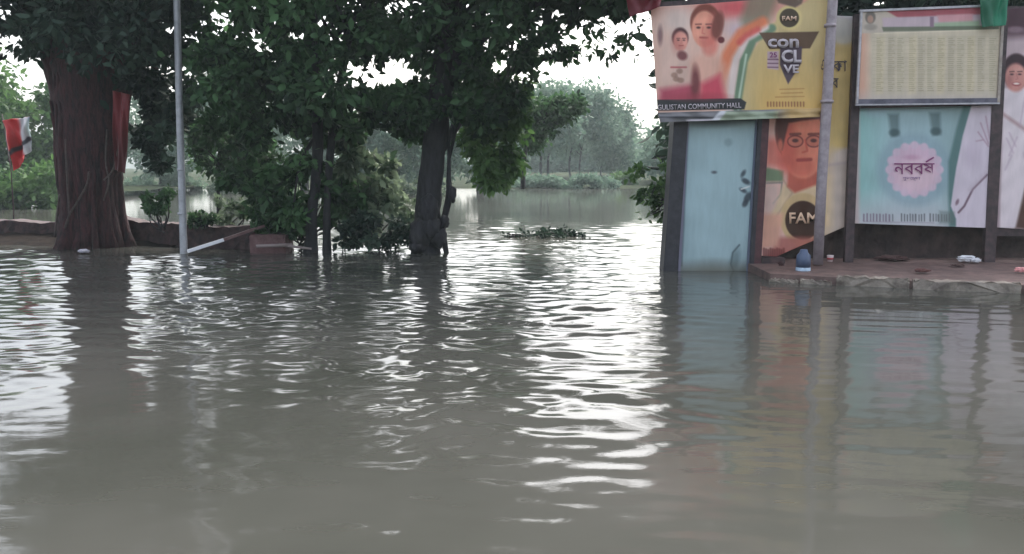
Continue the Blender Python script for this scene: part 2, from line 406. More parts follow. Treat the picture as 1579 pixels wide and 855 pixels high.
# ---- banyan on the left
banyan = tree('banyan_tree', 'massive old banyan with reddish fluted trunk and pale aerial roots beside the grey pole',
     [([(-80, -760), (300, -780), (300, -200), (-80, -200)], 120, .7, 90, 2.0, 1.8),
      ([(-60, -300), (150, -300), (300, -300), (300, 60), (215, 100), (180, 100), (100, 95), (60, 60), (-60, 70)], 130, .62, 100, 2.2, 1),
      ([(-10, -40), (310, -60), (305, 40), (215, 92), (85, 88), (-10, 40)], 80, .34, 120, 1.2, .9),
      ([(196, 60), (300, 40), (300, 150), (268, 220), (232, 225), (200, 150)], 40, .24, 150, .8, .9),
      ([(200, 200), (262, 190), (255, 268), (218, 262)], 9, .16, 90, .5, .9)],
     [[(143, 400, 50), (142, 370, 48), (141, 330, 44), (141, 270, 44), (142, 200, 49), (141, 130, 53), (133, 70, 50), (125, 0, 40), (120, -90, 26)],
      [(165, 250, 24), (180, 150, 20), (215, 60, 15), (260, -20, 9)],
      [(115, 240, 22), (100, 140, 22), (70, 60, 17), (20, -20, 9)]],
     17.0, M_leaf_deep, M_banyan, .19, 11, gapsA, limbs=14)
# fluting, buttress roots and aerial roots
fb = MB(); rr = random.Random(5)
for k in range(26):
    a = math.pi + math.pi * (k + rr.uniform(-.4, .4)) / 25.0
    cx, cy = at(141, 300, 17.0)[0], 17.0
    zt = rr.uniform(1.8, 4.2)
    pts = []
    for j, f in enumerate(np.linspace(0, 1, 9)):
        rad = (.54 + (.10 + .08 * math.sin(k * 2.3)) * math.exp(-f * 8)) * (1 + .12 * max(0, f - .5)) + rr.uniform(-.03, .03)
        aa = a + .08 * math.sin(f * 5 + k)
        pts.append((cx + rad * math.cos(aa), cy + rad * math.sin(aa), -.1 + f * (zt + .1)))
    r0 = rr.uniform(.03, .10)
    fb.tube(pts, [r0 * (1.5 if j == 0 else 1.15 - .08 * j) for j in range(9)], 8, .16, rr)
fb.build('fluted_roots', M_banyan, banyan, smooth=True)
def aerial(pxpts, wpx, Y=16.33):
    b = MB(); P = smooth_pts([(*at(x, y, Y), px2m(wpx, Y)) for x, y in pxpts], 14)
    b.tube(P[:, :3], P[:, 3], 7, .12, rr); return b.build('aerial_root', M_root, banyan, smooth=True)
aerial([(101, 215), (103, 270), (107, 330)], 1.3)
aerial([(137, 265), (134, 285), (120, 310), (108, 330), (100, 352)], 1.5)
aerial([(165, 200), (163, 250), (168, 280), (160, 310)], 1.2)
aerial([(182, 230), (174, 262), (160, 278)], 1.2)
aerial([(92, 300), (88, 330), (84, 366)], 1.4)

# ---- middle tree with two thin stems and low hanging foliage
tree('twin_stem_tree', 'dark leafy tree with two thin close stems and branches hanging low over the water',
     [([(300, -760), (645, -760), (645, -20), (520, -40), (300, -190)], 180, .7, 90, 2.0, 1.8),
      ([(300, -200), (520, -200), (520, 0), (600, 60), (560, 120), (470, 170), (360, 170), (310, 90)], 100, .55, 100, 2.0, 1),
      ([(305, -20), (600, -15), (610, 40), (600, 95), (540, 150), (470, 190), (350, 190), (300, 90)], 80, .3, 120, 1.2, .9),
      ([(310, 120), (470, 130), (560, 150), (545, 230), (470, 255), (420, 265), (395, 330), (385, 240), (335, 235)], 38, .26, 90, .9, .95),
      ([(385, 240), (470, 240), (545, 250), (530, 330), (450, 345), (395, 340)], 20, .22, 70, .7, .95),
      ([(568, 130), (640, 140), (645, 205), (600, 215), (570, 180)], 22, .22, 150, .6, .95),
      ([(312, 260), (380, 250), (390, 300), (330, 290)], 6, .2, 60, .6, .95)],
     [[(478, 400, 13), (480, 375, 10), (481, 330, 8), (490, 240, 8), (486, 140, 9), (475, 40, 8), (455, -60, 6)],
      [(504, 400, 8), (504, 372, 6.5), (505, 300, 5.5), (513, 200, 6), (530, 100, 6), (545, 20, 5)]],
     15.8, M_leaf_dark, M_bark, .18, 21, gapsB, limbs=14)

# ---- knobbly tree in the middle
knob = tree('knobbly_tree', 'dark leaning tree with swollen knobbly foot and thin side stem in the flood',
     [([(645, -760), (1045, -820), (1045, -15), (820, -20), (645, -20)], 290, .7, 90, 2.0, 1.8),
      ([(650, -150), (790, -150), (800, 40), (760, 80), (640, 90)], 60, .5, 100, 1.8, 1),
      ([(640, -30), (870, -40), (850, 70), (800, 130), (700, 140), (600, 60)], 75, .3, 120, 1.2, .9),
      ([(560, 150), (700, 120), (800, 120), (800, 150), (760, 190), (700, 190), (620, 205)], 30, .26, 170, .8, .95),
      ([(850, -10), (1000, -20), (1015, 20), (985, 75), (930, 85), (870, 100), (840, 60)], 70, .2, 60, .9, .85)],
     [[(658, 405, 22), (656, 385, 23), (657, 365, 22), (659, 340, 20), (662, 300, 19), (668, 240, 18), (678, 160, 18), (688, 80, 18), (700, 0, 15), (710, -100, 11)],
      [(691, 402, 3), (686, 378, 4.5), (682, 350, 5.5), (688, 325, 5), (693, 300, 5.5), (692, 272, 3.5), (692, 220, 2.5), (688, 170, 3)],
      [(692, 130, 12), (740, 60, 9), (820, 10, 6), (930, -20, 3)]],
     15.8, M_leaf_dark, M_bark, .18, 31, gapsC, limbs=12)
kb = MB(); rr = random.Random(8)
import bmesh
bm = bmesh.new()
for (x, y, rp, sy) in [(648, 360, 14, 1.5), (664, 352, 15, 1.1), (644, 380, 12, .8), (676, 366, 11, 1.3), (660, 326, 13, 1.7), (686, 342, 6, 1.5), (698, 300, 5, 2.2)]:
    c = at(x, y, 15.58); rm = px2m(rp * 1.2, 15.6)
    ret = bmesh.ops.create_icosphere(bm, subdivisions=3, radius=rm)
    for v in ret['verts']:
        v.co.z *= sy; n_ = v.co.normalized()
        v.co *= 1 + .16 * math.sin(n_.x * 7 + x) * math.cos(n_.z * 6 + y) + rr.uniform(-.03, .03)
        v.co += Vector(c)
me = bpy.data.meshes.new('burl'); bm.to_mesh(me); bm.free(); link('burl', me, M_bark, knob, True)
# bright hanging side branch leaves, part of the same tree
def extra_leaves(parent, regs, Y, m, leaf, seed, name='low_foliage', gaps=()):
    r = np.random.default_rng(seed); Vs = []; Fs = []; Ts = []; off = 0
    filt = gaps_filter(gaps) if gaps else None
    for ri, (poly, n, cr, per, spread, ls) in enumerate(regs):
        q = sample_poly(poly, n, r); C = at_np(q[:, 0], q[:, 1], Y + r.uniform(-spread, spread, n))
        V, F, T = leaf_cloud(C, cr * r.uniform(.7, 1.3, n), np.full(n, per), leaf * ls, seed * 7 + ri, droop=.8, keep=filt)
        Vs.append(V); Fs.append(F + off); Ts.append(T); off += len(V)
    leaf_obj(name, np.concatenate(Vs), np.concatenate(Fs), np.concatenate(Ts), m, parent)
extra_leaves(knob, [([(705, 150), (800, 130), (812, 200), (790, 262), (765, 285), (740, 270), (715, 210)], 36, .24, 110, .8, 1),
                    ([(750, 230), (800, 220), (790, 285), (765, 290)], 8, .14, 70, .4, 1)], 16.6, M_leaf_mid, .15, 5)
# ---- hanging dark cluster far up the gap: a drooping branch of a tree on the pond edge
tree('leaning_pond_tree', 'slim dark tree leaning over the pond with one drooping dark clump in the gap',
     [([(852, 158), (880, 150), (896, 160), (890, 182), (860, 192), (848, 180)], 14, .32, 120, .5, 1),
      ([(800, 150), (850, 160), (845, 215), (800, 235)], 16, .5, 110, 1.2, 1)],
     [[(806, 292, 4), (808, 250, 3.4), (816, 205, 3), (840, 176, 2.4), (872, 165, 1.4)]], 30, M_leaf_dark, M_bark, .2, 41, limbs=6)
# ---- mid distance trees on the left spit and beyond
tree('young_tree', 'young tree with a thin bare stem and small dark crown above the brick bank',
     [([(305, 180), (400, 180), (405, 250), (380, 275), (345, 268), (310, 262), (300, 220)], 34, .3, 140, .7, 1)],
     [[(338, 345, 3.2), (337, 320, 3), (336, 270, 3), (340, 220, 2.4)]], 21, M_leaf_dark, M_bark, .14, 51, limbs=6)
MID = 'trees on the far side of the pond'
specs = [  # px, base y, top y, half width px, Y, label, mat
    (-120, 300, 60, 150, 38, 'mid green round tree beyond the pond at the far left edge behind the flag', M_leaf_mid),
    (35, 300, 118, 75, 40, 'bright green bushy tree seen between the flag and the banyan trunk', M_leaf_mid),
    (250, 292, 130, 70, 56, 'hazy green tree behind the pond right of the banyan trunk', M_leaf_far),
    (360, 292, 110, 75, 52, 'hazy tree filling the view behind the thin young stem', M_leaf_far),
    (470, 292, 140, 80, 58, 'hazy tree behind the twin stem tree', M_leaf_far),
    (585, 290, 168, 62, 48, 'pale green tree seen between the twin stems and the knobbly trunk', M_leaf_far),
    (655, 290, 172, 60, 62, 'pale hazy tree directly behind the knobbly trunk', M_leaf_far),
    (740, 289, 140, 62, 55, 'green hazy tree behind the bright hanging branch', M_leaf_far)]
for i, (px, by, ty, hw, Y, lab, m) in enumerate(specs):
    h = by - ty
    poly = [(px - hw * .5, by - h * .1), (px - hw, by - h * .35), (px - hw * .9, by - h * .7), (px - hw * .4, ty + h * .06), (px + hw * .1, ty), (px + hw * .6, ty + h * .12), (px + hw, by - h * .6), (px + hw * .95, by - h * .3), (px + hw * .5, by - h * .08)]
    tree('pond_tree', lab, [(poly, 46, px2m(hw * .26, Y), 150, px2m(hw * .5, Y), 1)],
         [[(px, by + 6, 6), (px + 2, by - h * .3, 5), (px - 3, by - h * .7, 3)]], Y, m, M_bark, .3, 60 + i, group=MID, limbs=6)
# far trees seen through the gap: spreading crowns on several bare trunks
FAR = 'hazy trees on the far bank in the gap'
far = [
    ([(800, 160), (845, 128), (880, 150), (885, 205), (860, 232), (815, 236), (800, 210)], [[(834, 290, 2.4), (834, 250, 2.0), (838, 205, 1.6)], [(846, 290, 2.2), (845, 250, 1.8), (850, 205, 1.4)]], 78, 'hazy spreading tree on two bare trunks at the left of the gap'),
    ([(860, 150), (905, 130), (940, 155), (950, 200), (925, 228), (880, 236), (860, 215)], [[(880, 284, 1.7), (878, 250, 1.5), (885, 215, 1.2)], [(893, 284, 1.5), (894, 250, 1.3), (900, 210, 1.0)]], 84, 'hazy spreading tree on thin trunks in the middle of the gap'),
    ([(925, 175), (955, 162), (972, 190), (976, 240), (960, 256), (930, 250), (915, 225)], [[(926, 284, 1.4), (928, 250, 1.2), (940, 210, 1.0)]], 90, 'hazy grey rounded tree at the right of the gap'),
    ([(1000, 225), (1020, 205), (1075, 200), (1090, 262), (1000, 272)], [[(1030, 290, 3), (1034, 250, 2), (1040, 220, 1.5)]], 70, 'pale hazy tree just left of the kiosk post'),
]
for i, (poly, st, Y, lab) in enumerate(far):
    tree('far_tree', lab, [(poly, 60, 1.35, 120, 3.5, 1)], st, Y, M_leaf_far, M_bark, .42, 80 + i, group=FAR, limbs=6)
for i, (px, ty, hw, lab) in enumerate([(800, 168, 52, 'broad pale tree of the farthest row, leftmost in the gap'), (872, 178, 46, 'broad pale tree of the farthest row, in the middle of the gap'),
                                  (935, 196, 42, 'broad pale tree of the farthest row, right side of the gap'), (1015, 232, 52, 'low pale tree of the farthest row beside the kiosk')]):
    h = 272 - ty
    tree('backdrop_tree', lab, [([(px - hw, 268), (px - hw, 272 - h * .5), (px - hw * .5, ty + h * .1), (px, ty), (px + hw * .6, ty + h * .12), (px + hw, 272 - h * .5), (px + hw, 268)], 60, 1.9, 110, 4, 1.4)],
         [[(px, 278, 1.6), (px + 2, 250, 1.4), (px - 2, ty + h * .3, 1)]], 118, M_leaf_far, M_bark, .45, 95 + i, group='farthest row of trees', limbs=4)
for i, (px, by, hw, hh, Y, lab, m) in enumerate([
        (910, 290, 46, 17, 60, 'low grey green thicket under the middle trees of the gap', M_leaf_far),
        (835, 290, 40, 15, 61, 'low grey green thicket under the left trees of the gap', M_leaf_far),
        (958, 290, 22, 20, 66, 'small yellow green shrub on the far bank at the right of the gap', M_leaf_mid),
        (812, 292, 26, 20, 62, 'low green shrub on the far bank left of the gap trunks', M_leaf_far),
        (872, 288, 40, 7, 68, 'long low hazy hedge on the far bank under the gap trees', M_leaf_far),
        (625, 300, 60, 22, 46, 'low pale shrub on the far bank left of the knobbly trunk', M_leaf_pale),
        (395, 296, 70, 22, 50, 'low pale green shrub on the far bank behind the young stem', M_leaf_pale),
        (250, 292, 60, 18, 56, 'low green shrub on the far bank right of the banyan', M_leaf_far),
        (60, 318, 70, 60, 33, 'leafy green shrub on the left spit beneath the flag', M_leaf_mid),
        (-40, 322, 60, 70, 32, 'tall green shrub on the left spit at the photo edge', M_leaf_mid)]):
    poly = [(px - hw, by), (px - hw * .8, by - hh * .7), (px - hw * .2, by - hh), (px + hw * .5, by - hh * .9), (px + hw, by - hh * .3), (px + hw * .9, by)]
    bush('shrub', lab, [(poly, 26, px2m(min(hw, hh) * .5, Y), 110, 1.0, 1)], Y, m, .26, 120 + i, 'shrubs around the pond', 'shrub', base=(px, by))

# ---- trees behind the boards (their crowns show along the top of the boards)
for i, (px, Y, label) in enumerate([(1120, 18.5, 'dark tree behind the kiosk with leafy branches over the hall board'),
                                    (1400, 18.0, 'dark tree behind the timetable board with leaves along its top'),
                                    (1680, 19.0, 'dark tree behind the rightmost poster')]):
    tree('roadside_tree', label,
         [([(px - 95, -700), (px + 100, -840), (px + 190, -400), (px + 180, 60), (px + 100, 250), (px - 60, 250), (px - 80, 60)], 220, .75, 100, 2.0, 1.6),
          ([(px - 110, -60), (px + 160, -60), (px + 160, 22), (px - 110, 22)], 44, .3, 110, 1.0, 1)],
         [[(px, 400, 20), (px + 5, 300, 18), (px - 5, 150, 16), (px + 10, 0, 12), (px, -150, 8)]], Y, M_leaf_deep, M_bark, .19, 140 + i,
         [(1306, 12, 10, 9), (1355, 3, 10, 8), (1463, 6, 16, 4), (1320, 4, 5, 5), (1385, 15, 5, 4), (1120, -2, 14, 6), (1150, 4, 5, 4), (1050, 2, 8, 4), (1080, -8, 10, 6)], group='trees behind the boards', limbs=10)

# ---- weeds and bushes near the water line
bush('bank_weed', 'dark weed with round leaves hanging over the brick bank left of the grey pole',
     [([(222, 298), (262, 292), (268, 330), (250, 345), (226, 318)], 13, .1, 60, .2, 1)], 16.0, M_leaf_dark, .1, 201, 'weeds on the brick bank', base=(250, 352))
bush('bank_weed', 'low sprawling weed on top of the brick bank right of the grey pole',
     [([(290, 328), (330, 325), (332, 346), (290, 346)], 12, .08, 60, .2, 1)], 16.4, M_leaf_dark, .09, 202, 'weeds on the brick bank', base=(312, 348))
bush('bank_weed', 'dark clump of leaves at the foot of the twin stem tree, left side',
     [([(380, 318), (460, 322), (470, 362), (400, 360), (384, 345)], 22, .12, 70, .3, 1)], 15.9, M_leaf_dark, .11, 203, 'weeds on the brick bank', base=(430, 368))
bush('water_bush', 'tangled pale leaved bush in the water between the twin stems and the knobbly trunk',
     [([(522, 210), (560, 175), (590, 235), (605, 250), (632, 300), (636, 345), (560, 360), (525, 355)], 44, .17, 36, .6, 1.1)], 16.6, M_leaf_pale, .17, 204, base=(570, 372))
bush('water_bush', 'low dark tangle of leaves standing in water left of the knobbly trunk',
     [([(520, 335), (630, 335), (636, 372), (520, 376)], 30, .12, 60, .4, 1)], 15.9, M_leaf_deep, .12, 205, base=(585, 380))
bush('kiosk_bush', 'leafy branch of round leaves drooping over the water beside the kiosk post',
     [([(955, 285), (990, 258), (1036, 250), (1038, 318), (1010, 312), (985, 305)], 13, .12, 30, .3, 1),
      ([(985, 300), (1030, 300), (1022, 372), (1002, 374), (995, 330)], 8, .09, 22, .2, 1)], 14.2, M_leaf_mid, .12, 206, base=(1034, 300),
     gaps=[(1000, 330, 8, 10)])
bush('water_bush', 'loose green bush filling the space in front of the twin stems down to the water',
     [([(392, 262), (470, 250), (560, 262), (566, 330), (520, 352), (400, 352)], 34, .2, 62, .5, 1.1)], 16.5, M_leaf_dark, .16, 209, base=(465, 378), nst=14)
bush('water_bush', 'pale leaved sprigs between the banyan and the masonry block above the brick bank',
     [([(330, 300), (372, 292), (392, 330), (372, 346), (335, 344)], 9, .12, 46, .3, 1)], 17.2, M_leaf_pale, .12, 210, base=(360, 352))
bush('floating_weed', 'flat mat of floating water weed drifting on the pond in the gap',
     [([(800, 362), (850, 355), (905, 362), (900, 370), (820, 371)], 26, .12, 40, .35, .8)], 19.3, M_leaf_deep, .12, 207, base=(860, 367), cat='water weed')
bush('floating_weed', 'small flat weed scrap floating nearest the left end of the larger mat',
     [([(775, 362), (800, 360), (800, 366), (778, 367)], 5, .08, 24, .2, .8)], 19.1, M_leaf_deep, .1, 208, base=(788, 365), cat='water weed')

# ------------------------------------------------------------------ left brick bank, rubble, pole, flag
def zat(y, Y): return at(789, y, Y)[2]
def rough_wall(name, pts, h0, thick, m, label, cat, seed, topj=.02, course=True):
    """low wall along ground polyline pts [(x,y)], with uneven broken top"""
    r = np.random.default_rng(seed); P = []
    for i in range(len(pts) - 1):
        a, b = np.array(pts[i]), np.array(pts[i + 1]); n = max(2, int(np.linalg.norm(b - a) / .11))
        for j in range(n): P.append(a + (b - a) * j / n)
    P.append(np.array(pts[-1])); P = np.array(P); n = len(P)
    hh = h0 + np.interp(np.arange(n), np.arange(0, n, 5), r.normal(0, topj * 2, len(np.arange(0, n, 5)))) + r.normal(0, topj * .5, n)
    zs = np.linspace(-.5, 1, 7); b = MB(); V = []
    for j, z in enumerate([-.5, 0, .1, .2, .3, .4]):
        pass
    lv = 7; b0 = []
    for side, dy in ((0, 0), (1, thick)):
        for j in range(lv):
            f = j / (lv - 1)
            for i in range(n):
                V.append((P[i, 0], P[i, 1] + dy + (r.normal(0, .012) if 0 < j else 0) * (1 if side == 0 else 0), -.4 + f * (hh[i] + .4)))
    F = []
    g = lambda s_, j, i: s_ * lv * n + j * n + i
    for j in range(lv - 1):
        for i in range(n - 1):
            F.append((g(0, j, i), g(0, j, i + 1), g(0, j + 1, i + 1), g(0, j + 1, i))); F.append((g(1, j, i), g(1, j + 1, i), g(1, j + 1, i + 1), g(1, j, i + 1)))
    for i in range(n - 1): F.append((g(0, lv - 1, i), g(0, lv - 1, i + 1), g(1, lv - 1, i + 1), g(1, lv - 1, i)))
    for i in (0, n - 1):
        for j in range(lv - 1): F.append((g(0, j, i), g(0, j + 1, i), g(1, j + 1, i), g(1, j, i)))
    b.add(V, F); o = b.build(name, m); return tag(o, label, cat)
xl, xr = at(-260, 375, 16.6)[0], at(440, 375, 16.0)[0]
rough_wall('brick_bank', [(xl, 18.2), (at(80, 375, 17.9)[0], 17.9), (at(230, 375, 17.3)[0], 17.3), (at(330, 375, 16.5)[0], 16.5), (xr, 16.1)], .46, .5, M_brick,
           'low dark red brick bank running along the water behind the banyan and the grey pole', 'low wall', 3)
# soil slope left of the banyan
b = MB(); r_ = random.Random(3); nx, ny = 46, 12; V = []
for j in range(ny):
    for i in range(nx):
        x = -14.2 + i * .17; y = 16.5 + j * .16
        V.append((x, y, -.12 + .34 * (j / (ny - 1)) ** .8 + r_.uniform(-.025, .03) - (.25 if i in (0, nx - 1) else 0)))
b.add(V, [(j * nx + i, j * nx + i + 1, (j + 1) * nx + i + 1, (j + 1) * nx + i) for j in range(ny - 1) for i in range(nx - 1)])
tag(b.build('earth_bank', M_earth, smooth=True), kind='structure')
# pale pink masonry block
bm = bmesh.new(); x0, x1 = at(372, 0, 15.6)[0], at(428, 0, 15.6)[0]; z1 = zat(362, 15.6)
bmesh.ops.create_cube(bm, size=1)
for v in bm.verts: v.co = Vector(((x0 + x1) / 2 + v.co.x * (x1 - x0), 15.75 + v.co.y * .4, (z1 - .3) / 2 + v.co.z * (z1 + .3)))
bmesh.ops.bevel(bm, geom=bm.edges[:], offset=.03, segments=2)
bmesh.ops.subdivide_edges(bm, edges=bm.edges[:], cuts=3, use_grid_fill=True)
for v in bm.verts: v.co += Vector((r_.uniform(-.015, .015), r_.uniform(-.015, .015), r_.uniform(-.015, .015)))
me = bpy.data.meshes.new('masonry_block'); bm.to_mesh(me); bm.free()
tag(link('masonry_block', me, mat('faded pink masonry', (.085, .04, .042), .8, col2=(.17, .095, .09), scale=6, bump=.01, bscale=20)), 'broken pink masonry block sitting in the water at the end of the brick bank', 'masonry block')
b = MB(); b.tube([at(430, 378, 15.5), at(480, 384, 15.4)], [.03, .02], 8); b.tube([at(395, 380, 15.3), at(450, 378, 15.5)], [.03, .035], 8)
tag(b.build('fallen_branch', mat('pale dead wood', (.25, .2, .19), .7), smooth=True), 'pale fallen branch lying in the water beside the pink masonry block', 'branch')
# leaning plank: painted white end, bare reddish rest
a_, c_, d_ = Vector(at(289, 388, 15.3)), Vector(at(345, 370, 15.5)), Vector(at(408, 348, 15.75))
def plank(p, q, wd, th, m, name, parent=None):
    b = MB(); t = (q - p).normalized(); u = Vector((0, 0, 1)).cross(t).normalized(); n_ = t.cross(u)
    b.hexa([p - u * wd / 2 - n_ * th / 2, p + u * wd / 2 - n_ * th / 2, q + u * wd / 2 - n_ * th / 2, q - u * wd / 2 - n_ * th / 2,
            p - u * wd / 2 + n_ * th / 2, p + u * wd / 2 + n_ * th / 2, q + u * wd / 2 + n_ * th / 2, q - u * wd / 2 + n_ * th / 2])
    return b.build(name, m, parent)
pk = empty('leaning_plank', (a_.x, a_.y, 0)); tag(pk, 'long plank with a white painted lower end leaning from the water onto the brick bank', 'plank')
plank(a_, c_, .10, .055, flat('white plank paint', (235, 235, 240), .5, .85), 'white_end', pk)
plank(c_, d_, .10, .05, mat('bare red wood', (.10, .05, .05), .7, col2=(.16, .09, .085), scale=8), 'bare_end', pk)

def pole(name, pts, rad, m, label, rings=(), plate=True):
    root = empty(name, (pts[0][0], pts[0][1], 0)); tag(root, label, 'pole')
    b = MB(); b.tube(pts, rad, 18); b.build('shaft', m, root, smooth=True)
    for (p, r0) in rings:
        b = MB(); b.tube([(p[0], p[1], p[2] - .022), (p[0], p[1], p[2] + .022)], [r0, r0], 18); b.build('joint_collar', m, root, smooth=True)
    return root
Yp = 15.45
P0 = at(283.5, 392, Yp); P1 = at(277, 180, Yp); P2 = at(272.5, 0, Yp); P3 = at(268, -420, Yp)
pole('utility_pole', [(P0[0], Yp, -.6), P0, P1, P2, P3], [.066, .066, .062, .058, .05], M_steel, 'slim light grey metal pole standing in the water right of the banyan',
     [(at(280, 330, Yp), .072), (at(279, 262, Yp), .069)])
# flag
def cloth(name, quad, Y, painter, res=(40, 40), wr=.03, seed=0, parent=None, m=None, fr=9):
    """quad TL TR BR BL in photo px"""
    r = np.random.default_rng(seed); nx, ny = res
    s, t = np.meshgrid(np.linspace(0, 1, nx), np.linspace(0, 1, ny))
    q = np.array(quad, float)
    p = (q[0] * ((1 - s) * (1 - t))[..., None] + q[1] * (s * (1 - t))[..., None] + q[2] * (s * t)[..., None] + q[3] * ((1 - s) * t)[..., None])
    dep = Y + wr * (np.sin(s * fr + t * 3 + seed) * .6 + np.sin(s * fr * 1.9 - t * 5 + seed * 2) * .3 + np.sin(t * 9 + s * 2) * .3)
    W = at_np(p[..., 0], p[..., 1], Y); W[..., 1] = dep
    I = np.arange(nx * ny).reshape(ny, nx)
    Fq = np.stack([I[:-1, :-1], I[1:, :-1], I[1:, 1:], I[:-1, 1:]], -1).reshape(-1, 4)
    me = np_mesh(name, W.reshape(-1, 3), Fq)
    col = painter(p[..., 0], p[..., 1]).reshape(-1, 3)
    rgba = np.concatenate([col, np.ones((len(col), 1))], 1).astype(np.float32)
    a = me.attributes.new('ink', 'FLOAT_COLOR', 'POINT'); a.data.foreach_set('color', rgba.ravel())
    o = link(name, me, m or M_print, parent, True)
    sol = o.modifiers.new('thickness', 'SOLIDIFY'); sol.thickness = .004; sol.offset = 0
    return o
class Paint:
    """soft edged print artwork in photo pixel coordinates"""
    def __init__(s, X, Y, bg): s.X, s.Y = X, Y; s.C = np.zeros(X.shape + (3,)) + np.array(bg, float)
    def mix(s, a, c): s.C = s.C * (1 - a[..., None]) + np.array(c, float) * a[..., None]
    def ell(s, x, y, rx, ry, c, soft=1.2, al=1., rot=0):
        cr, sr = math.cos(R(rot)), math.sin(R(rot)); dx, dy = s.X - x, s.Y - y
        u, v = dx * cr + dy * sr, -dx * sr + dy * cr
        d = (np.sqrt((u / rx) ** 2 + (v / ry) ** 2) - 1) * min(rx, ry); s.mix(np.clip(.5 - d / soft, 0, 1) * al, c)
    def poly(s, pts, c, soft=1.2, al=1.):
        n = len(pts); d = np.full(s.X.shape, 1e9)
        for i in range(n):
            (ax, ay), (bx, by) = pts[i], pts[(i + 1) % n]; ex, ey = bx - ax, by - ay
            t = np.clip(((s.X - ax) * ex + (s.Y - ay) * ey) / (ex * ex + ey * ey + 1e-9), 0, 1)
            d = np.minimum(d, np.hypot(s.X - ax - t * ex, s.Y - ay - t * ey))
        ins = in_poly(s.X.ravel(), s.Y.ravel(), pts).reshape(s.X.shape); d = np.where(ins, -d, d)
        s.mix(np.clip(.5 - d / soft, 0, 1) * al, c)
    def line(s, pts, wd, c, soft=1., al=1.):
        d = np.full(s.X.shape, 1e9)
        for (ax, ay), (bx, by) in zip(pts[:-1], pts[1:]):
            ex, ey = bx - ax, by - ay; t = np.clip(((s.X - ax) * ex + (s.Y - ay) * ey) / (ex * ex + ey * ey + 1e-9), 0, 1)
            d = np.minimum(d, np.hypot(s.X - ax - t * ex, s.Y - ay - t * ey))
        s.mix(np.clip(.5 - (d - wd / 2) / soft, 0, 1) * al, c)
    def grad(s, f, c): s.mix(np.clip(f(s.X, s.Y), 0, 1), c)
    def blot(s, seed, amt, sc=.02):
        s.C = s.C * (1 + amt * smoothnoise(s.X, s.Y, seed, sc)[..., None] * .5)
    def out(s):
        m_ = s.C.mean(-1, keepdims=True); return lin(np.clip((m_ + (s.C - m_) * 1.08) * np.array([1.03, 1.0, .96]), 0, 255))

def paint_flag(X, Y):
    p = Paint(X, Y, (186, 58, 62)); p.poly([(24, 180), (52, 180), (52, 260), (38, 232)], (200, 205, 215), 3); p.poly([(43, 180), (54, 180), (54, 240), (47, 220)], (120, 150, 160), 3, .8)
    p.line([(10, 242), (46, 214)], 6, (60, 60, 70), 2); return p.out()
fl = empty('party_flag', at(20, 330, 19)); tag(fl, 'red and white cloth flag drooping from a thin stick left of the banyan', 'flag')
cloth('flag_cloth', [(2, 186), (46, 180), (48, 232), (24, 264)], 19, paint_flag, (34, 40), .12, 2, fl)
b = MB(); b.tube([at(22, 345, 19.05), at(17, 262, 19.05), at(3, 176, 19.05)], [.014, .012, .01], 8); b.build('stick', M_frame, fl, smooth=True)
# red cloth wrapped round the banyan's right side
cloth_o = cloth('red_cloth', [(174, 140), (200, 146), (193, 268), (176, 262)], 16.28, lambda X, Y: Paint(X, Y, (112, 18, 30)).out() * (.35 + .65 * np.exp(-((Y - 165) / 45) ** 2))[..., None] + .012, (26, 60), .05, 4)
tag(cloth_o, 'dark red cloth strip tied down the right side of the banyan trunk', 'cloth')

# ------------------------------------------------------------------ platform, kerb, base wall
kx = ongr(1188, 433)[0]
K = [ongr(1188, 434), ongr(1300, 441), ongr(1440, 447), ongr(1579, 453), ongr(1900, 468)]
ztop = .135
b = MB()
for i in range(len(K) - 1):
    a0, a1 = K[i], K[i + 1]
    b.hexa([(a0[0], a0[1] + .02, -.5), (a1[0], a1[1] + .02, -.5), (a1[0] + .0, 18.5, -.5), (a0[0], 18.5, -.5),
            (a0[0], a0[1] + .02, ztop - .03), (a1[0], a1[1] + .02, ztop - .03), (a1[0], 18.5, ztop + .05), (a0[0], 18.5, ztop + .05)])
tag(b.build('pavement', M_plat), kind='structure')
# kerb stones: separate blocks with chipped edges
kroot = tag(empty('kerb', K[0]), kind='structure')
def lerpK(t):
    t = min(max(t, 0), len(K) - 1 - 1e-6); i = int(t); f = t - i; a, c = K[i], K[i + 1]; return Vector((a[0] + (c[0] - a[0]) * f, a[1] + (c[1] - a[1]) * f, 0))
for (t0, t1, h) in [(.02, .42, .05), (.45, .88, .06), (.93, 1.75, .135), (1.79, 2.98, .13), (3.02, 3.98, .13)]:
    bm = bmesh.new(); p, q = lerpK(t0), lerpK(t1)
    bmesh.ops.create_cube(bm, size=1); Lk = (q - p).length; ang = math.atan2(q.y - p.y, q.x - p.x)
    for v in bm.verts: v.co = Vector((v.co.x * Lk, v.co.y * .16, v.co.z * (h + .3)))
    bmesh.ops.bevel(bm, geom=bm.edges[:], offset=.022, segments=2)
    bmesh.ops.subdivide_edges(bm, edges=[e_ for e_ in bm.edges if e_.calc_length() > .3], cuts=14, use_grid_fill=True)
    mt = Matrix.Translation((p + q) / 2 + Vector((0, .06, (h - .3) / 2))) @ Matrix.Rotation(ang, 4, 'Z')
    for v in bm.verts:
        v.co += Vector((0, r_.uniform(-.03, .02), r_.uniform(-.03, .012))); v.co = mt @ v.co
    me = bpy.data.meshes.new('kerb_stone'); bm.to_mesh(me); bm.free(); link('kerb_stone', me, M_kerb, kroot)
rough_wall('base_wall', [(at(1176, 0, 13.55)[0], 13.55), (at(1900, 0, 13.5)[0], 13.5)], .80, .25, M_wallbase,
           'long low dark brown wall beneath the row of posters', 'low wall', 8, .012)
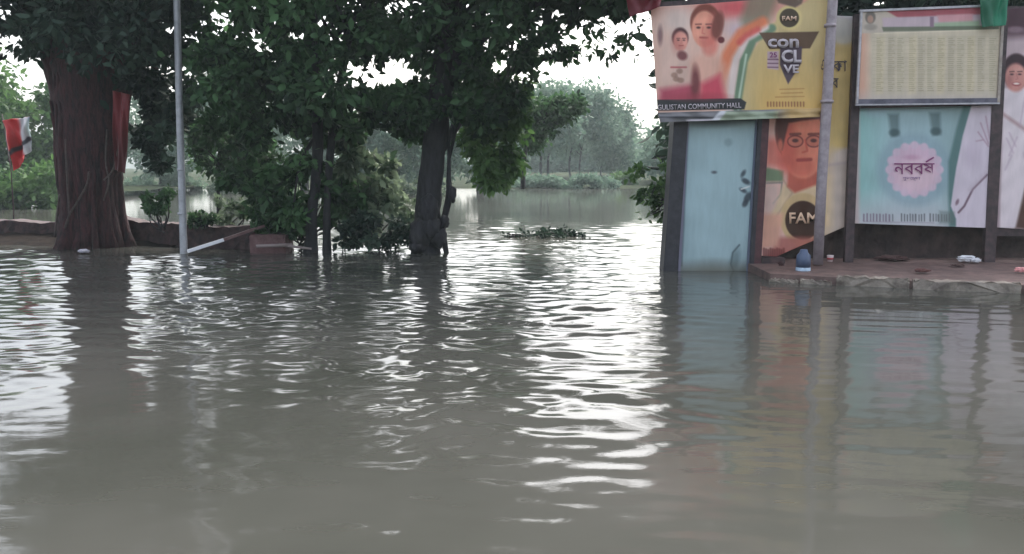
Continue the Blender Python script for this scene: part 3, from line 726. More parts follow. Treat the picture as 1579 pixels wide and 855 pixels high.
# reddish brick stub at the end of the base wall
b = MB(); Q = [at(1174, 434, 12.75), at(1212, 432, 12.75), at(1210, 398, 12.95), at(1176, 396, 12.95)]; b.slab(Q, .45)
tag(b.build('brick_stub', M_brick), 'reddish brick stub between the kiosk and the round emblem poster', 'brick stub')

# ------------------------------------------------------------------ posters
def text_mesh(s_, px_h, at_px, Y, m, name, parent, width=None, shear=0, bold=.0, slant=0, rot=0):
    cu = bpy.data.curves.new('t', 'FONT'); cu.body = s_; cu.size = 1; cu.offset = bold; cu.extrude = 0
    cu.shear = shear; cu.resolution_u = 3
    o = bpy.data.objects.new('t', cu); S.collection.objects.link(o)
    bpy.context.view_layer.update(); dg = bpy.context.evaluated_depsgraph_get()
    me = bpy.data.meshes.new_from_object(o.evaluated_get(dg)); bpy.data.objects.remove(o)
    co = np.array([v.co[:] for v in me.vertices]); lo, hi = co.min(0), co.max(0)
    sc = px_h / (hi[1] - lo[1]); sx = (width / (hi[0] - lo[0])) if width else sc
    X = (co[:, 0] - lo[0]) * sx; Yp_ = (co[:, 1] - lo[1]) * sc
    c_, s2 = math.cos(R(rot)), math.sin(R(rot))
    W = at_np(at_px[0] + X * c_ + Yp_ * s2, at_px[1] - Yp_ * c_ + X * s2, Y)
    me.vertices.foreach_set('co', W.astype(np.float32).ravel()); me.update()
    o = link(name, me, m, parent)
    sol = o.modifiers.new('ink', 'SOLIDIFY'); sol.thickness = .002; sol.offset = 0
    return o
def face(p, cx, cy, rx, ry, skin, shade, hair, look=1, glasses=False, smile=False, beard=False, brow=(80, 50, 50)):
    p.ell(cx, cy - ry * .25, rx * 1.12, ry * .95, hair, 3)
    p.ell(cx + look * rx * .06, cy + ry * .1, rx * .94, ry * .95, skin, 3)
    p.ell(cx - look * rx * .6, cy + ry * .2, rx * .4, ry * .7, shade, 11, .7); p.ell(cx + look * rx * .2, cy - ry * .35, rx * .5, ry * .2, tuple(min(255, c * 1.08 + 8) for c in skin), 8, .6)
    p.ell(cx + look * rx * .5, cy + ry * .32, rx * .25, ry * .16, tuple(min(255, c * 1.05 + 6) for c in skin), 6, .6)
    p.ell(cx, cy + ry * .72, rx * .5, ry * .25, shade, 6, .4)
    for s_ in (-1, 1):
        ex, ey = cx + look * rx * .12 + s_ * rx * .38, cy + ry * .02
        p.line([(ex - rx * .2, ey - ry * .17), (ex + rx * .2, ey - ry * .18)], ry * .07, brow, 1.5, .8)
        p.ell(ex, ey, rx * .15, ry * .06, (60, 40, 42), 1.6, .85)
        if glasses:
            p.ell(ex, ey + ry * .02, rx * .34, ry * .17, (95, 45, 50), 1.2, .75); p.ell(ex, ey + ry * .02, rx * .29, ry * .135, skin, 1.5, .8); p.ell(ex, ey, rx * .13, ry * .05, (70, 45, 48), 1.6, .8)
    p.line([(cx + look * rx * .15, cy), (cx + look * rx * .24, cy + ry * .3), (cx + look * rx * .05, cy + ry * .34)], ry * .05, shade, 2, .8)
    if smile:
        p.ell(cx + look * rx * .1, cy + ry * .52, rx * .42, ry * .16, (150, 60, 66), 1.6); p.ell(cx + look * rx * .1, cy + ry * .49, rx * .34, ry * .08, (235, 225, 225), 1.4)
    else: p.line([(cx + look * rx * -.15, cy + ry * .55), (cx + look * rx * .38, cy + ry * .53)], ry * .09, (160, 75, 75), 2, .85)
    if beard: p.ell(cx, cy + ry * .72, rx * .6, ry * .28, hair, 5, .7)

def paint_hall(X, Y):
    p = Paint(X, Y, (222, 190, 180))
    p.grad(lambda X, Y: (45 - Y) / 60, (205, 140, 130)); p.ell(1045, 30, 30, 22, (228, 216, 214), 26, .8)
    p.ell(1135, 12, 40, 14, (200, 85, 95), 20, .85); p.ell(1140, 45, 22, 14, (205, 190, 205), 20, .9)
    p.poly([(1160, -20), (1205, -20), (1180, 50), (1150, 60), (1140, 30)], (120, 125, 105), 14, .75)
    # tricolour sweep
    p.poly([(1186, 40), (1290, -30), (1290, 200), (1130, 200), (1140, 140), (1152, 90)], (206, 190, 146), 5)
    p.grad(lambda X, Y: np.clip((X - 1150) / 30, 0, 1) * np.clip((Y - 60) / 120, 0, .8), (214, 180, 112))
    p.line([(1190, 44), (1160, 62), (1146, 95), (1138, 150), (1136, 200)], 13, (112, 140, 118), 4)
    p.line([(1180, 42), (1150, 60), (1134, 92), (1126, 150), (1122, 200)], 11, (226, 214, 215), 5)
    p.line([(1176, 34), (1142, 52), (1122, 84), (1108, 128), (1100, 160)], 16, (222, 130, 95), 8, .9)
    p.line([(1168, 46), (1150, 56), (1140, 66)], 9, (205, 90, 90), 6, .8)
    p.line([(1150, 85), (1140, 150), (1138, 180)], 3, (205, 225, 212), 3, .9)
    # figures: body washes
    p.poly([(1060, 95), (1100, 75), (1118, 100), (1122, 160), (1065, 160)], (222, 178, 165), 12, .8)
    p.poly([(1080, 130), (1110, 115), (1120, 160), (1078, 160)], (202, 84, 105), 12)
    p.poly([(1018, 138), (1075, 128), (1080, 165), (1016, 165)], (170, 60, 90), 12, .8)
    p.ell(1072, 128, 7, 24, (110, 58, 62), 6, .9)
    p.poly([(1020, 60), (1062, 55), (1066, 130), (1018, 130)], (220, 196, 190), 10, .6)
    face(p, 1088, 42, 21, 30, (224, 160, 142), (205, 110, 105), (128, 72, 62), -1, brow=(120, 70, 70))
    p.ell(1107, 40, 9, 22, (118, 66, 58), 4, .9, 10); p.ell(1112, 62, 5, 5, (100, 40, 45), 2)
    p.ell(1094, 72, 12, 14, (216, 128, 118), 8, .7)
    face(p, 1049, 62, 11.5, 16, (220, 160, 150), (190, 120, 115), (78, 48, 52), 1, beard=False)
    p.ell(1052, 86, 8, 7, (105, 52, 58), 4, .8, 30); p.ell(1018, 55, 4, 14, (110, 84, 92), 4, .7)
    for (x, y) in [(1040, 116), (1048, 110), (1050, 124), (1043, 122)]: p.ell(x, y, 5, 4, (160, 130, 120), 2.5, .8)
    p.line([(1035, 104), (1058, 104)], 2.5, (170, 80, 90), 2, .8)
    # name bar
    p.poly([(1012, 154), (1142, 152), (1151, 158), (1148, 169), (1012, 171)], (48, 50, 54), 1.5); p.ell(1075, 150, 40, 6, (150, 60, 75), 8, .5)
    # logo block on the yellow field
    p.ell(1217, 28, 20, 19, (216, 202, 150), 3); p.ell(1217, 28, 15, 14.5, (74, 64, 50), 1.5)
    p.poly([(1170, 51), (1263, 49), (1249, 75), (1186, 76)], (98, 78, 62), 1.5)
    p.poly([(1203, 72), (1237, 72), (1236, 98), (1216, 130), (1203, 100)], (88, 74, 88), 2)
    p.poly([(1183, 80), (1201, 79), (1201, 108), (1183, 106)], (196, 176, 190), 2)
    for y in (92, 98, 104): p.line([(1184, y), (1200, y)], 1.8, (120, 88, 110), 1.2)
    p.poly([(1190, -20), (1245, -20), (1236, 6), (1226, 12), (1200, 5)], (104, 88, 80), 3)
    for y, a, c in ((138, 1203, 1240), (144, 1205, 1238), (150, 1196, 1240)): p.line([(a, y), (c, y - 1)], 1.6, (175, 130, 80), 1.5, .8)
    for k in range(13): p.line([(1184 + k * 4.6, 158), (1184 + k * 4.6, 164)], 2.4, (140, 96, 66), 1.6, .85)
    p.blot(3, .05, .03); return p.out()
M_inkw = flat('white ink', (214, 202, 208), .5, .72); M_inkd = flat('dark ink', (60, 45, 55), .5); M_inkp = flat('purple ink', (120, 45, 100), .5)
M_inkc = flat('cream ink', (225, 190, 165), .5)
Yh = 12.75
hb = empty('hall_banner', at(1140, 420, Yh)); tag(hb, 'wide pink and yellow community hall banner above the blue kiosk', 'banner')
cloth('banner_sheet', [(1003, 12), (1279, -8), (1266, 174), (1015, 181)], Yh, paint_hall, (300, 200), .022, 5, hb)
text_mesh('GULISTAN COMMUNITY HALL', 8, (1014, 170), Yh - .03, M_inkw, 'lettering', hb, 129, bold=.01, rot=-1.6)
text_mesh('con', 14, (1184, 74), Yh - .03, M_inkw, 'lettering', hb, 48, bold=.03)
text_mesh('CL', 20, (1205, 97), Yh - .033, M_inkw, 'lettering', hb, 31, bold=.04)
text_mesh('VE', 13, (1208, 113), Yh - .033, M_inkw, 'lettering', hb, 24, bold=.03)
text_mesh('FAM', 7, (1206, 32), Yh - .03, M_inkc, 'lettering', hb, 22, bold=.02)
text_mesh('25', 8, (1187, 89), Yh - .033, M_inkp, 'lettering', hb, 11, bold=.02)
# folded lower hem and hanging batten
def paint_hem(X, Y):
    p = Paint(X, Y, (120, 122, 130)); p.line([(1012, 181), (1120, 182)], 2.5, (70, 72, 80), 1.5); p.line([(1060, 186), (1120, 186)], 3, (188, 186, 200), 2)
    p.poly([(1095, 190), (1112, 172), (1200, 172), (1200, 192)], (150, 165, 150), 3); p.poly([(1095, 188), (1112, 170), (1120, 172), (1106, 190)], (196, 202, 214), 2)
    p.grad(lambda X, Y: (X - 1190) / 30, (190, 165, 120)); return p.out()
cloth('folded_hem', [(1014, 174), (1267, 167), (1264, 181), (1018, 189)], Yh - .05, paint_hem, (120, 16), .02, 7, hb, fr=22)
b = MB(); b.slab([at(1012, 4, Yh + .06), at(1276, -14, Yh + .06), at(1276, -6, Yh + .06), at(1012, 12, Yh + .06)], .05); b.build('top_batten', M_frame, hb)

# kiosk with blue sheet
Yk = 12.95
ks = empty('kiosk', at(1100, 415, Yk)); ks.location.z = 0; tag(ks, 'narrow leaning kiosk with a pale blue sheet door between dark posts under the hall banner', 'kiosk')
def paint_blue(X, Y):
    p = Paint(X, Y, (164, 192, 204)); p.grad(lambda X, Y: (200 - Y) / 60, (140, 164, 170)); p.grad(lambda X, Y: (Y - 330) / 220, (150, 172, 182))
    p.ell(1101, 266, 4, 2.2, (70, 74, 84), 2.5, .8); p.ell(1123, 220, 6, 6, (118, 140, 150), 5, .5)
    for (x, y, rx, ry) in [(1146, 268, 3, 6), (1150, 280, 7, 4), (1146, 294, 6, 3), (1153, 305, 5, 9), (1149, 314, 4, 6)]: p.ell(x, y, rx, ry, (58, 68, 78), 3, .85, 30)
    p.line([(1143, 292), (1155, 288)], 2, (225, 230, 235), 1.5); p.line([(1140, 378), (1130, 390), (1127, 408), (1134, 425)], 2.5, (70, 84, 92), 2, .8)
    p.ell(1133, 402, 7, 18, (96, 116, 124), 6, .6, 15)
    p.line([(1061, 190), (1051, 410)], 3, (90, 104, 118), 3, .7)
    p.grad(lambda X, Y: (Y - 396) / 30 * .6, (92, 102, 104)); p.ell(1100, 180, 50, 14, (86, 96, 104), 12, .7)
    p.grad(lambda X, Y: (Y + 2.5 * np.sin(X * .07) - 398) / 14 * .35, (104, 98, 86)); p.blot(8, .05, .015); return p.out()
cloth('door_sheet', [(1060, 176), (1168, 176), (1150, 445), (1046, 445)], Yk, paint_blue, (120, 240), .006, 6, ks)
def leanpost(pt, pb, wt, Yf, depth, m, name, parent):
    b = MB(); b.hexa([at(pb[0], pb[1], Yf), at(pb[0] + wt, pb[1], Yf), (at(pb[0] + wt, pb[1], Yf)[0], Yf + depth, at(pb[0], pb[1], Yf)[2]), (at(pb[0], pb[1], Yf)[0], Yf + depth, at(pb[0], pb[1], Yf)[2]),
                      at(pt[0], pt[1], Yf), at(pt[0] + wt, pt[1], Yf), (at(pt[0] + wt, pt[1], Yf)[0], Yf + depth, at(pt[0], pt[1], Yf)[2]), (at(pt[0], pt[1], Yf)[0], Yf + depth, at(pt[0], pt[1], Yf)[2])])
    return b.build(name, m, parent)
M_post = mat('weathered grey black board', (.014, .014, .018), .6, col2=(.034, .032, .04), scale=8, bump=.004, bscale=40)
leanpost((1040, 178), (1021, 445), 22, Yk - .06, .35, M_post, 'post', ks)
leanpost((1059, 178), (1044, 445), 4, Yk - .03, .05, flat('grey trim', (118, 116, 134)), 'trim', ks)
leanpost((1166, 178), (1149, 452), 4, Yk - .03, .05, flat('blue grey trim', (96, 104, 122)), 'trim', ks)
leanpost((1170, 176), (1154, 455), 6, Yk - .08, .22, M_post, 'post', ks)
leanpost((1176, 176), (1160, 452), 11, Yk - .05, .2, mat('maroon board edge', (.055, .018, .022), .6, col2=(.10, .035, .04), scale=9), 'side_board', ks)
b = MB(); b.slab([at(1048, 172, Yk - .02), at(1182, 172, Yk - .02), at(1181, 186, Yk - .02), at(1047, 186, Yk - .02)], .12); b.build('top_rail', M_post, ks)
b = MB(); b.slab([at(1040, 176, Yk + .32), at(1180, 176, Yk + .32), at(1160, 448, Yk + .32), at(1030, 448, Yk + .32)], .03); b.build('back_board', M_frame, ks)

# portrait banner with round emblem
def paint_portrait(X, Y):
    p = Paint(X, Y, (214, 196, 176))
    p.grad(lambda X, Y: (X - 1255) / 30 * np.clip((250 - Y) / 30, 0, 1), (206, 184, 128)); p.grad(lambda X, Y: (75 - Y) / 25 * np.clip((X - 1270) / 10, 0, 1), (184, 182, 188))
    p.ell(1300, 48, 20, 20, (190, 190, 186), 6, .8)
    p.grad(lambda X, Y: (1240 - X) / 30 * np.clip((Y - 160) / 20, 0, 1), (232, 196, 190)); p.poly([(1180, 215), (1212, 210), (1216, 265), (1180, 255)], (228, 130, 118), 14, .8)
    p.poly([(1176, 258), (1208, 264), (1208, 280), (1176, 280)], (110, 140, 110), 4, .85); p.line([(1176, 283), (1206, 282), (1204, 300), (1192, 314)], 2.5, (120, 125, 120), 2, .8)
    p.poly([(1176, 285), (1200, 285), (1200, 345), (1174, 360)], (222, 200, 196), 8, .8)
    # shirt
    p.poly([(1208, 285), (1262, 262), (1312, 280), (1312, 350), (1176, 350), (1195, 320)], (226, 206, 176), 6); p.line([(1208, 278), (1222, 298), (1190, 345)], 3, (196, 168, 150), 3, .8)
    p.poly([(1216, 262), (1262, 255), (1262, 284), (1226, 298), (1214, 288)], (196, 110, 96), 5)
    p.grad(lambda X, Y: (X - 1276) / 14 * np.clip((Y - 225) / 14, 0, 1), (208, 196, 190)); p.line([(1270, 256), (1312, 250)], 3, (188, 172, 180), 5, .7)
    face(p, 1236, 216, 37, 57, (224, 142, 122), (204, 100, 90), (96, 60, 56), 1, True, brow=(110, 62, 58))
    p.poly([(1196, 178), (1266, 172), (1262, 184), (1238, 186), (1216, 190), (1206, 232), (1200, 222)], (92, 58, 54), 3)
    p.ell(1203, 224, 4, 9, (206, 120, 104), 3)
    # emblem
    p.ell(1238, 338, 35, 40, (214, 190, 150), 3); p.ell(1238, 340, 27, 30, (70, 48, 38), 2); p.poly([(1200, 366), (1300, 366), (1300, 420), (1170, 420)], (178, 110, 104), 8, .85)
    p.poly([(1174, 330), (1208, 330), (1200, 380), (1174, 384)], (226, 178, 160), 8, .9)
    for k in range(10): p.line([(1178 + k * 3.4, 384 + (k % 3)), (1178 + k * 3.4, 400)], 3, (110, 56, 56), 2.5, .8)
    p.blot(5, .06, .03); return p.out()
pb = empty('portrait_banner', at(1245, 400, 13.1)); tag(pb, 'tall pink and cream banner showing a man in glasses above a dark round emblem', 'banner')
cloth('banner_sheet', [(1182, 20), (1324, 26), (1312, 346), (1170, 408)], 13.1, paint_portrait, (170, 330), .012, 9, pb)
text_mesh('FAM', 17, (1217, 345), 13.1 - .035, flat('cream emblem ink', (226, 190, 160), .5), 'lettering', pb, 44, bold=.02)
text_mesh('কা', 17, (1284, 110), 13.1 - .035, M_inkd, 'lettering', pb, 22, bold=0)
text_mesh('ব', 15, (1283, 136), 13.1 - .035, M_inkd, 'lettering', pb, 10, bold=0)
text_mesh('এ', 18, (1266, 110), 12.75 - .035, M_inkd, 'lettering', hb, 5, bold=0)

# pinkish grey pole in front of the banners
Yq = 12.35
A0 = ongr(1261.5, 408, ztop); Yq = 12.62
pole('banner_pole', [at(1261, 408, Yq), at(1268, 270, Yq), at(1275, 158, Yq)][:1] + [at(1267, 280, Yq), at(1275, 158, Yq), at(1284, 0, Yq), at(1292, -120, Yq)], [.075, .075, .074, .07, .066], M_steel2,
     'pinkish grey steel pole with joint collars just right of the round dark emblem', [(at(1275, 157, Yq), .092), (at(1280, 40, Yq), .084)])

# notice board structure: frame posts, timetable, new year poster
def post(xt, yt, xb, yb, wpx, Yf, m, label, name='frame_post'):
    b = MB(); w2 = px2m(wpx, Yf) / 2; T = at(xt, yt, Yf); B = at(xb, yb, Yf)
    b.hexa([(B[0] - w2, Yf, B[2]), (B[0] + w2, Yf, B[2]), (B[0] + w2, Yf + .08, B[2]), (B[0] - w2, Yf + .08, B[2]), (T[0] - w2, Yf, T[2]), (T[0] + w2, Yf, T[2]), (T[0] + w2, Yf + .08, T[2]), (T[0] - w2, Yf + .08, T[2])])
    return tag(b.build(name, m), label, 'post', 'dark posts of the poster row')
post(1325, 22, 1309, 410, 13, 12.98, M_frame, 'dark wooden post between the portrait banner and the teal poster')
post(1547, 10, 1526, 408, 17, 12.98, M_frame, 'dark wooden post between the teal poster and the rightmost poster')
def paint_table(X, Y):
    p = Paint(X, Y, (206, 199, 184)); p.grad(lambda X, Y: (1345 - X) / 14, (214, 176, 160)); p.grad(lambda X, Y: (Y - 135) / 22 * .7, (190, 184, 186))
    p.poly([(1328, 12), (1550, 6), (1550, 44), (1328, 52)], (196, 188, 180), 2); p.poly([(1365, 16), (1545, 8), (1545, 24), (1385, 28)], (166, 92, 104), 3)
    p.poly([(1360, 28), (1520, 22), (1520, 40), (1362, 44)], (196, 182, 196), 3); p.poly([(1445, 24), (1500, 22), (1500, 34), (1448, 35)], (206, 160, 170), 4)
    p.poly([(1440, 36), (1510, 32), (1512, 45), (1440, 46)], (150, 180, 150), 4, .8); p.poly([(1360, 42), (1540, 40), (1540, 46), (1362, 49)], (98, 108, 92), 2, .85)
    p.ell(1342, 27, 8, 10, (120, 116, 112), 2.5); p.ell(1342, 30, 4.5, 6, (180, 150, 138), 2, .9); p.ell(1342, 42, 10, 5, (150, 146, 142), 3, .7)
    p.poly([(1434, 26), (1440, 26), (1440, 42), (1434, 42)], (140, 120, 140), 2)
    p.line([(1348, 52), (1545, 46)], 1.5, (222, 216, 200), 1)
    r = np.random.default_rng(3); xs = [1352, 1370, 1384, 1402, 1416, 1430, 1446, 1462, 1476, 1492, 1508, 1526]
    for i, x in enumerate(xs):
        c = [(206, 199, 172), (188, 183, 168), (198, 194, 176)][i % 3]; p.poly([(x, 56), (x + 12, 55), (x + 10, 145), (x - 2, 146)], c, 4, .55)
        for yy in np.arange(60, 143, 3.2):
            l = r.uniform(4, 10); p.line([(x, yy), (x + l, yy)], .9, (120, 112, 92), 1.2, .45)
    for yy in np.arange(58, 146, 6.4): p.line([(1345, yy), (1540, yy - 1)], .6, (160, 152, 130), 1, .35)
    p.blot(2, .04, .03); return p.out()
Yt = 12.85
tb_ = empty('timetable_board', at(1432, 160, Yt)); tag(tb_, 'pale yellow table of columns in a white frame hung above the teal poster', 'notice board')
cloth('table_sheet', [(1330, 18), (1547, 9), (1537, 153), (1324, 155)], Yt, paint_table, (240, 160), .005, 4, tb_)
def bar(p, q, wpx, Yf, m, name, parent, depth=.04):
    b = MB(); a, c = Vector(at(*p, Yf)), Vector(at(*q, Yf)); t = (c - a).normalized(); n_ = Vector((-t.z, 0, t.x)) * px2m(wpx, Yf) / 2
    b.hexa([a - n_, c - n_, c - n_ + Vector((0, depth, 0)), a - n_ + Vector((0, depth, 0)), a + n_, c + n_, c + n_ + Vector((0, depth, 0)), a + n_ + Vector((0, depth, 0))])
    return b.build(name, m, parent)
bar((1326, 17), (1550, 8), 3.2, Yt - .03, M_frame_light, 'frame_rail', tb_); bar((1329, 19), (1322, 160), 3, Yt - .032, M_frame_light, 'frame_rail', tb_)
bar((1548, 10), (1540, 158), 4, Yt - .032, mat('worn tan frame', (.26, .22, .19), .6, col2=(.38, .33, .29), scale=10), 'frame_rail', tb_)
bar((1321, 157), (1540, 155), 7, Yt - .03, mat('dark steel rail', (.06, .06, .085), .5, col2=(.14, .13, .17), scale=5), 'lower_rail', tb_)
bar((1320, 162), (1542, 159.5), 2.2, Yt - .04, M_frame_light, 'lower_rail_lip', tb_)
bar((1329, 100), (1545, 95), 130, Yt + .03, M_frame, 'backing', tb_, .02)

def paint_teal(X, Y):
    p = Paint(X, Y, (166, 196, 208)); p.grad(lambda X, Y: (1380 - X) / 60, (148, 196, 198)); p.grad(lambda X, Y: (Y - 290) / 60, (196, 200, 212)); p.grad(lambda X, Y: (X - 1440) / 40 * .7, (134, 160, 166))
    p.ell(1350, 170, 20, 10, (170, 200, 216), 10, .8)
    for (x, y) in ((1378, 188), (1442, 186)):
        p.poly([(x - 9, y - 12), (x + 8, y - 12), (x + 9, y + 22), (x - 4, y + 24)], (96, 120, 126), 6, .75); p.ell(x + 1, y + 17, 8, 6, (72, 94, 100), 4, .8)
    p.ell(1410, 262, 58, 56, (142, 168, 186), 10, .55); p.ell(1410, 262, 41, 40, (214, 190, 214), 5)
    for k in range(16): a = k * math.pi / 8; p.ell(1410 + 39 * math.cos(a), 262 + 38 * math.sin(a), 6, 6, (210, 194, 216), 3)
    p.ell(1412, 270, 30, 26, (226, 204, 220), 12, .8); p.ell(1406, 243, 12, 4, (200, 160, 190), 4, .7)
    # white draped cloth at right
    p.poly([(1488, 155), (1474, 200), (1462, 250), (1462, 300), (1464, 350), (1478, 350), (1486, 250), (1502, 160)], (84, 118, 120), 5, .85)
    p.poly([(1500, 155), (1484, 210), (1474, 260), (1466, 318), (1474, 338), (1474, 360), (1540, 360), (1540, 155)], (214, 208, 226), 2.5)
    p.line([(1522, 270), (1500, 292), (1487, 318), (1478, 328)], 3.2, (120, 100, 116), 2); p.ell(1476, 312, 2.4, 5, (120, 96, 112), 2, .8, 20); p.line([(1519, 268), (1496, 293)], 7, (196, 186, 204), 5, .5)
    for (a, c) in (((1512, 190), (1524, 222)), ((1508, 204), (1524, 226)), ((1520, 180), (1526, 215)), ((1505, 218), (1516, 216))): p.line([a, c], 2, (178, 150, 172), 2.5, .8)
    p.ell(1500, 240, 14, 20, (200, 190, 212), 14, .6)
    # small print along the foot
    r = np.random.default_rng(4); x = 1332
    while x < 1466:
        w_ = r.uniform(2.5, 4.5)
        if not (1378 < x < 1386 or 1428 < x < 1434): p.line([(x, 330 + r.uniform(0, 2)), (x, 341)], w_ * .6, (130, 120, 140) if x < 1376 else (104, 110, 118), 1.4, .85)
        x += w_ + .8
    p.line([(1332, 342), (1440, 344)], 1.2, (150, 140, 160), 1.5, .6)
    p.poly([(1448, 325), (1472, 327), (1472, 345), (1448, 345)], (104, 118, 118), 4, .5)
    p.grad(lambda X, Y: (1328 - X) / 6, (196, 186, 190)); p.blot(6, .05, .02); return p.out()
Yn = 13.0
tp = empty('new_year_poster', at(1420, 350, Yn)); tag(tp, 'teal poster with a pale pink disc and purple lettering beneath the timetable', 'poster')
cloth('poster_sheet', [(1325, 158), (1532, 158), (1524, 352), (1318, 345)], Yn, paint_teal, (250, 230), .005, 3, tp)
text_mesh('নববষ', 17, (1379, 269), Yn - .02, M_inkp, 'lettering', tp, 62)
bar((1428, 250), (1440, 243), 2.4, Yn - .022, M_inkp, 'lettering', tp, .002)
text_mesh('শুভেচ্ছা', 6, (1392, 279), Yn - .02, flat('violet ink', (110, 80, 130), .5), 'lettering', tp, 27)
bar((1321, 250), (1528, 250), 186, Yn + .03, M_frame, 'backing', tp, .02)

def paint_saree(X, Y):
    p = Paint(X, Y, (188, 176, 186)); p.grad(lambda X, Y: (66 - Y) / 20, (74, 48, 60)); p.ell(1566, 46, 14, 5, (150, 130, 144), 4, .8)
    p.ell(1600, 78, 70, 20, (200, 182, 192), 12, .6)
    p.poly([(1540, 140), (1556, 134), (1600, 132), (1680, 150), (1700, 250), (1640, 262), (1590, 270), (1568, 352), (1532, 352), (1540, 250)], (226, 220, 232), 4)
    p.poly([(1604, 262), (1582, 284), (1566, 352), (1710, 365), (1710, 250)], (84, 62, 56), 5)
    p.line([(1546, 176), (1560, 186), (1580, 200), (1590, 214)], 5, (168, 136, 142), 5, .7); p.ell(1582, 240, 5, 8, (206, 196, 210), 3)
    for (a, c) in (((1556, 205), (1566, 226)), ((1552, 214), (1562, 236)), ((1560, 240), (1550, 262)), ((1568, 212), (1556, 240)), ((1580, 150), (1572, 196)), ((1596, 156), (1592, 210))): p.line([a, c], 2.2, (188, 170, 192), 3, .6)
    p.ell(1567, 110, 21, 27, (58, 38, 46), 3); p.ell(1566, 120, 16.5, 22, (204, 150, 146), 4)
    p.ell(1556, 126, 5, 9, (170, 112, 114), 6, .5); p.ell(1570, 108, 8, 5, (222, 176, 168), 6, .6)
    for ex in (1560, 1572): p.line([(ex - 3, 111), (ex + 3.4, 110.5)], 1.6, (70, 44, 50), 1.4, .8); p.ell(ex, 115, 2.6, 1.3, (50, 32, 40), 1.4, .85)
    p.line([(1567, 114), (1569, 122), (1566, 123)], 1.2, (170, 110, 110), 1.6, .7); p.ell(1567, 130, 6.5, 3.2, (150, 70, 76), 1.8, .9); p.ell(1567, 129.4, 5, 1.6, (236, 226, 226), 1.2)
    p.grad(lambda X, Y: (1553 - X + (Y - 20) * -.03) / 3 * .8, (176, 160, 170)); p.blot(7, .05, .03); return p.out()
sp_ = empty('portrait_poster', at(1610, 352, 13.02)); tag(sp_, 'rightmost poster of a smiling woman in white, cut by the photo edge', 'poster')
cloth('poster_sheet', [(1549, 14), (1706, 4), (1690, 362), (1535, 351)], 13.02, paint_saree, (150, 300), .006, 8, sp_)
bar((1542, 190), (1700, 190), 344, 13.06, M_frame, 'backing', sp_, .02)

# cloths hung on the boards
def plain(c): return lambda X, Y: Paint(X, Y, c).out()
g = cloth('green_cloth', [(1508, -30), (1562, -40), (1548, 40), (1516, 42)], 12.72, lambda X, Y: (lambda p: (p.poly([(1500, -10), (1535, 0), (1530, 45), (1500, 45)], (40, 96, 76), 8, .8), p.out())[1])(Paint(X, Y, (52, 128, 104))), (40, 50), .05, 5, m=M_print)
tag(g, 'dark green cloth draped over the top right corner of the timetable', 'cloth')
g = cloth('maroon_cloth', [(960, -30), (1030, -30), (1016, 12), (972, 26)], 12.6, plain((96, 34, 44)), (40, 30), .06, 6, m=M_print)
tag(g, 'dark maroon cloth hanging off the top left corner of the hall banner', 'cloth')

# ------------------------------------------------------------------ small things on the pavement
# upright packet or bottle with dark top
bt = ongr(1239, 418, ztop); bt = (bt[0], 12.0, ztop)
x_, Yb = at(1239, 400, 12.1)[0], 12.1
br = empty('bottle', (x_, Yb, ztop)); tag(br, 'bottle with pale label and dull blue upper half beside the pinkish pole foot', 'bottle')
def lathe(name, prof, loc, m, parent, n=20):
    b = MB(); V = []; 
    for (rr_, z) in prof:
        for k in range(n): V.append((loc[0] + rr_ * math.cos(2 * math.pi * k / n), loc[1] + rr_ * math.sin(2 * math.pi * k / n), loc[2] + z))
    F = [(j * n + k, j * n + (k + 1) % n, (j + 1) * n + (k + 1) % n, (j + 1) * n + k) for j in range(len(prof) - 1) for k in range(n)]
    F.append(tuple(range(n))[::-1]); F.append(tuple((len(prof) - 1) * n + k for k in range(n)))
    b.add(V, F); return b.build(name, m, parent, True)
zb = -.02
lathe('label_part', [(.085, 0), (.10, .01), (.103, .10), (.102, .16)], (x_, Yb, zb + .02), flat('pale blue label', (176, 196, 214), .5, col2=tuple(lin((120, 140, 160))), scale=14), br)
lathe('upper_half', [(.102, 0), (.100, .10), (.094, .17), (.06, .21), (.05, .25), (.045, .255)], (x_, Yb, zb + .18), flat('dull blue plastic', (70, 84, 110), .4), br)
def crumple(name, px, w_, h_, Y, z, m, label, cat, seed):
    bm = bmesh.new(); bmesh.ops.create_icosphere(bm, subdivisions=3, radius=1); rr = random.Random(seed)
    ph = [rr.uniform(0, 6) for _ in range(6)]
    c = at(px, 400, Y)[0]
    for v in bm.verts:
        n_ = v.co.normalized(); k = 1 + .28 * math.sin(n_.x * 6 + ph[0]) * math.cos(n_.y * 5 + ph[1]) + .15 * math.sin(n_.z * 11 + ph[2]) + rr.uniform(-.08, .08)
        v.co = Vector((c + n_.x * w_ / 2 * k, Y + n_.y * w_ * .35 * k, z + h_ / 2 + max(-h_ / 2, n_.z * h_ / 2 * k)))
    me = bpy.data.meshes.new(name); bm.to_mesh(me); bm.free(); return tag(link(name, me, m), label, cat)
crumple('plastic_bag', 1490, .26, .10, 12.9, ztop + .01, flat('white plastic film', (240, 240, 244), .35, .8), 'crumpled white plastic bag lying on the pavement under the teal poster', 'plastic bag', 3)
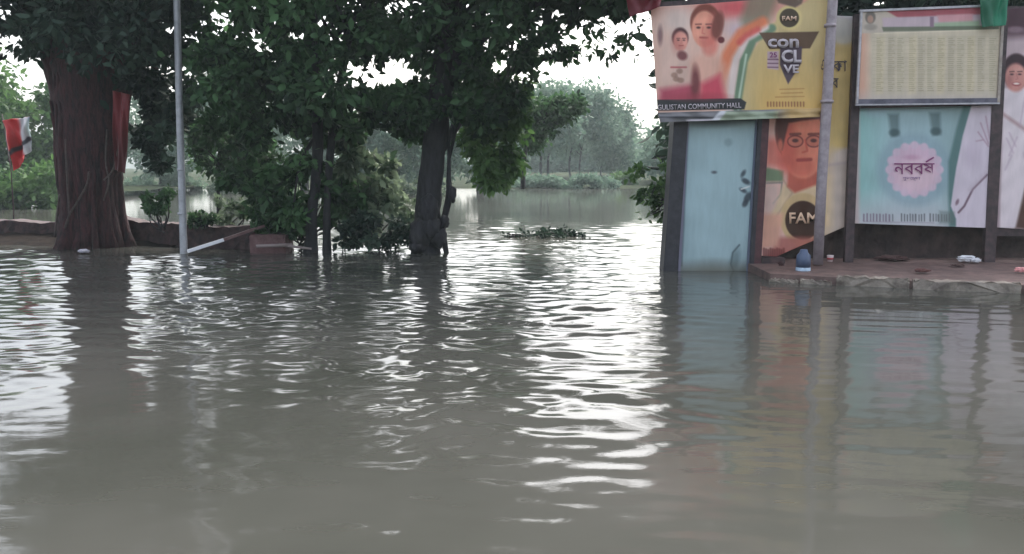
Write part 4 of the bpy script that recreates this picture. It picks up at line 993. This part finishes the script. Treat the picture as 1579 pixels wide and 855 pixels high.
crumple('plastic_bag', 1505, .14, .07, 12.8, ztop + .01, flat('thin white film', (225, 225, 230), .35, .8), 'small torn flap of white plastic beside the larger crumpled bag', 'plastic bag', 5)
crumple('rag', 1423, .20, .05, 11.7, ztop, flat('dark wet rag', (84, 46, 44), .8), 'small dark wet rag near the kerb edge below the teal poster', 'rag', 7)
crumple('rag', 1478, .18, .04, 12.4, ztop, flat('brown wet rag', (74, 52, 48), .8), 'flat brown rag on the pavement just in front of the white bag', 'rag', 8)
crumple('litter_scrap', 1576, .16, .07, 11.7, ztop, flat('pink scrap', (214, 150, 150), .6), 'pink paper scrap on the pavement at the right photo edge', 'litter', 9)
crumple('litter_scrap', 1375, .5, .07, 13.2, ztop, flat('dark heap', (62, 36, 34), .8), 'dark flattened heap at the foot of the low wall under the timetable', 'litter', 12)
crumple('litter_scrap', 1205, .10, .06, 12.5, ztop, flat('dark lump', (60, 34, 34), .8), 'small dark lump beside the brick stub', 'litter', 13)
crumple('litter_scrap', 130, .22, .06, 15.5, 0.02, flat('pale scrap', (170, 165, 175), .6), 'pale scrap lying on the wet soil left of the banyan foot', 'litter', 14)
xc = at(1280, 400, 12.9)[0]
cup = empty('paper_cup', (xc, 12.9, ztop)); tag(cup, 'small white and red paper cup on the pavement right of the pinkish pole', 'cup')
lathe('cup_body', [(.036, 0), (.05, .09), (.052, .1)], (xc, 12.9, ztop + .01), flat('white paper', (220, 205, 205), .6), cup)
lathe('red_band', [(.0435, 0), (.0475, .03)], (xc, 12.9, ztop + .045), flat('red band', (170, 60, 66), .6), cup)

# ------------------------------------------------------------------ haze
b = MB(); b.box((-400, -100, -2.0), (400, 500, 24)); hz = b.build('haze', bpy.data.materials.new('haze air')); tag(hz, kind='stuff')
m = hz.data.materials[0]; m.use_nodes = True; m.node_tree.nodes.clear()
o_ = m.node_tree.nodes.new('ShaderNodeOutputMaterial'); pv = m.node_tree.nodes.new('ShaderNodeVolumePrincipled')
pv.inputs['Color'].default_value = (.80, .93, .93, 1); pv.inputs['Density'].default_value = .0012; pv.inputs['Anisotropy'].default_value = .0
m.node_tree.links.new(pv.outputs[0], o_.inputs['Volume'])
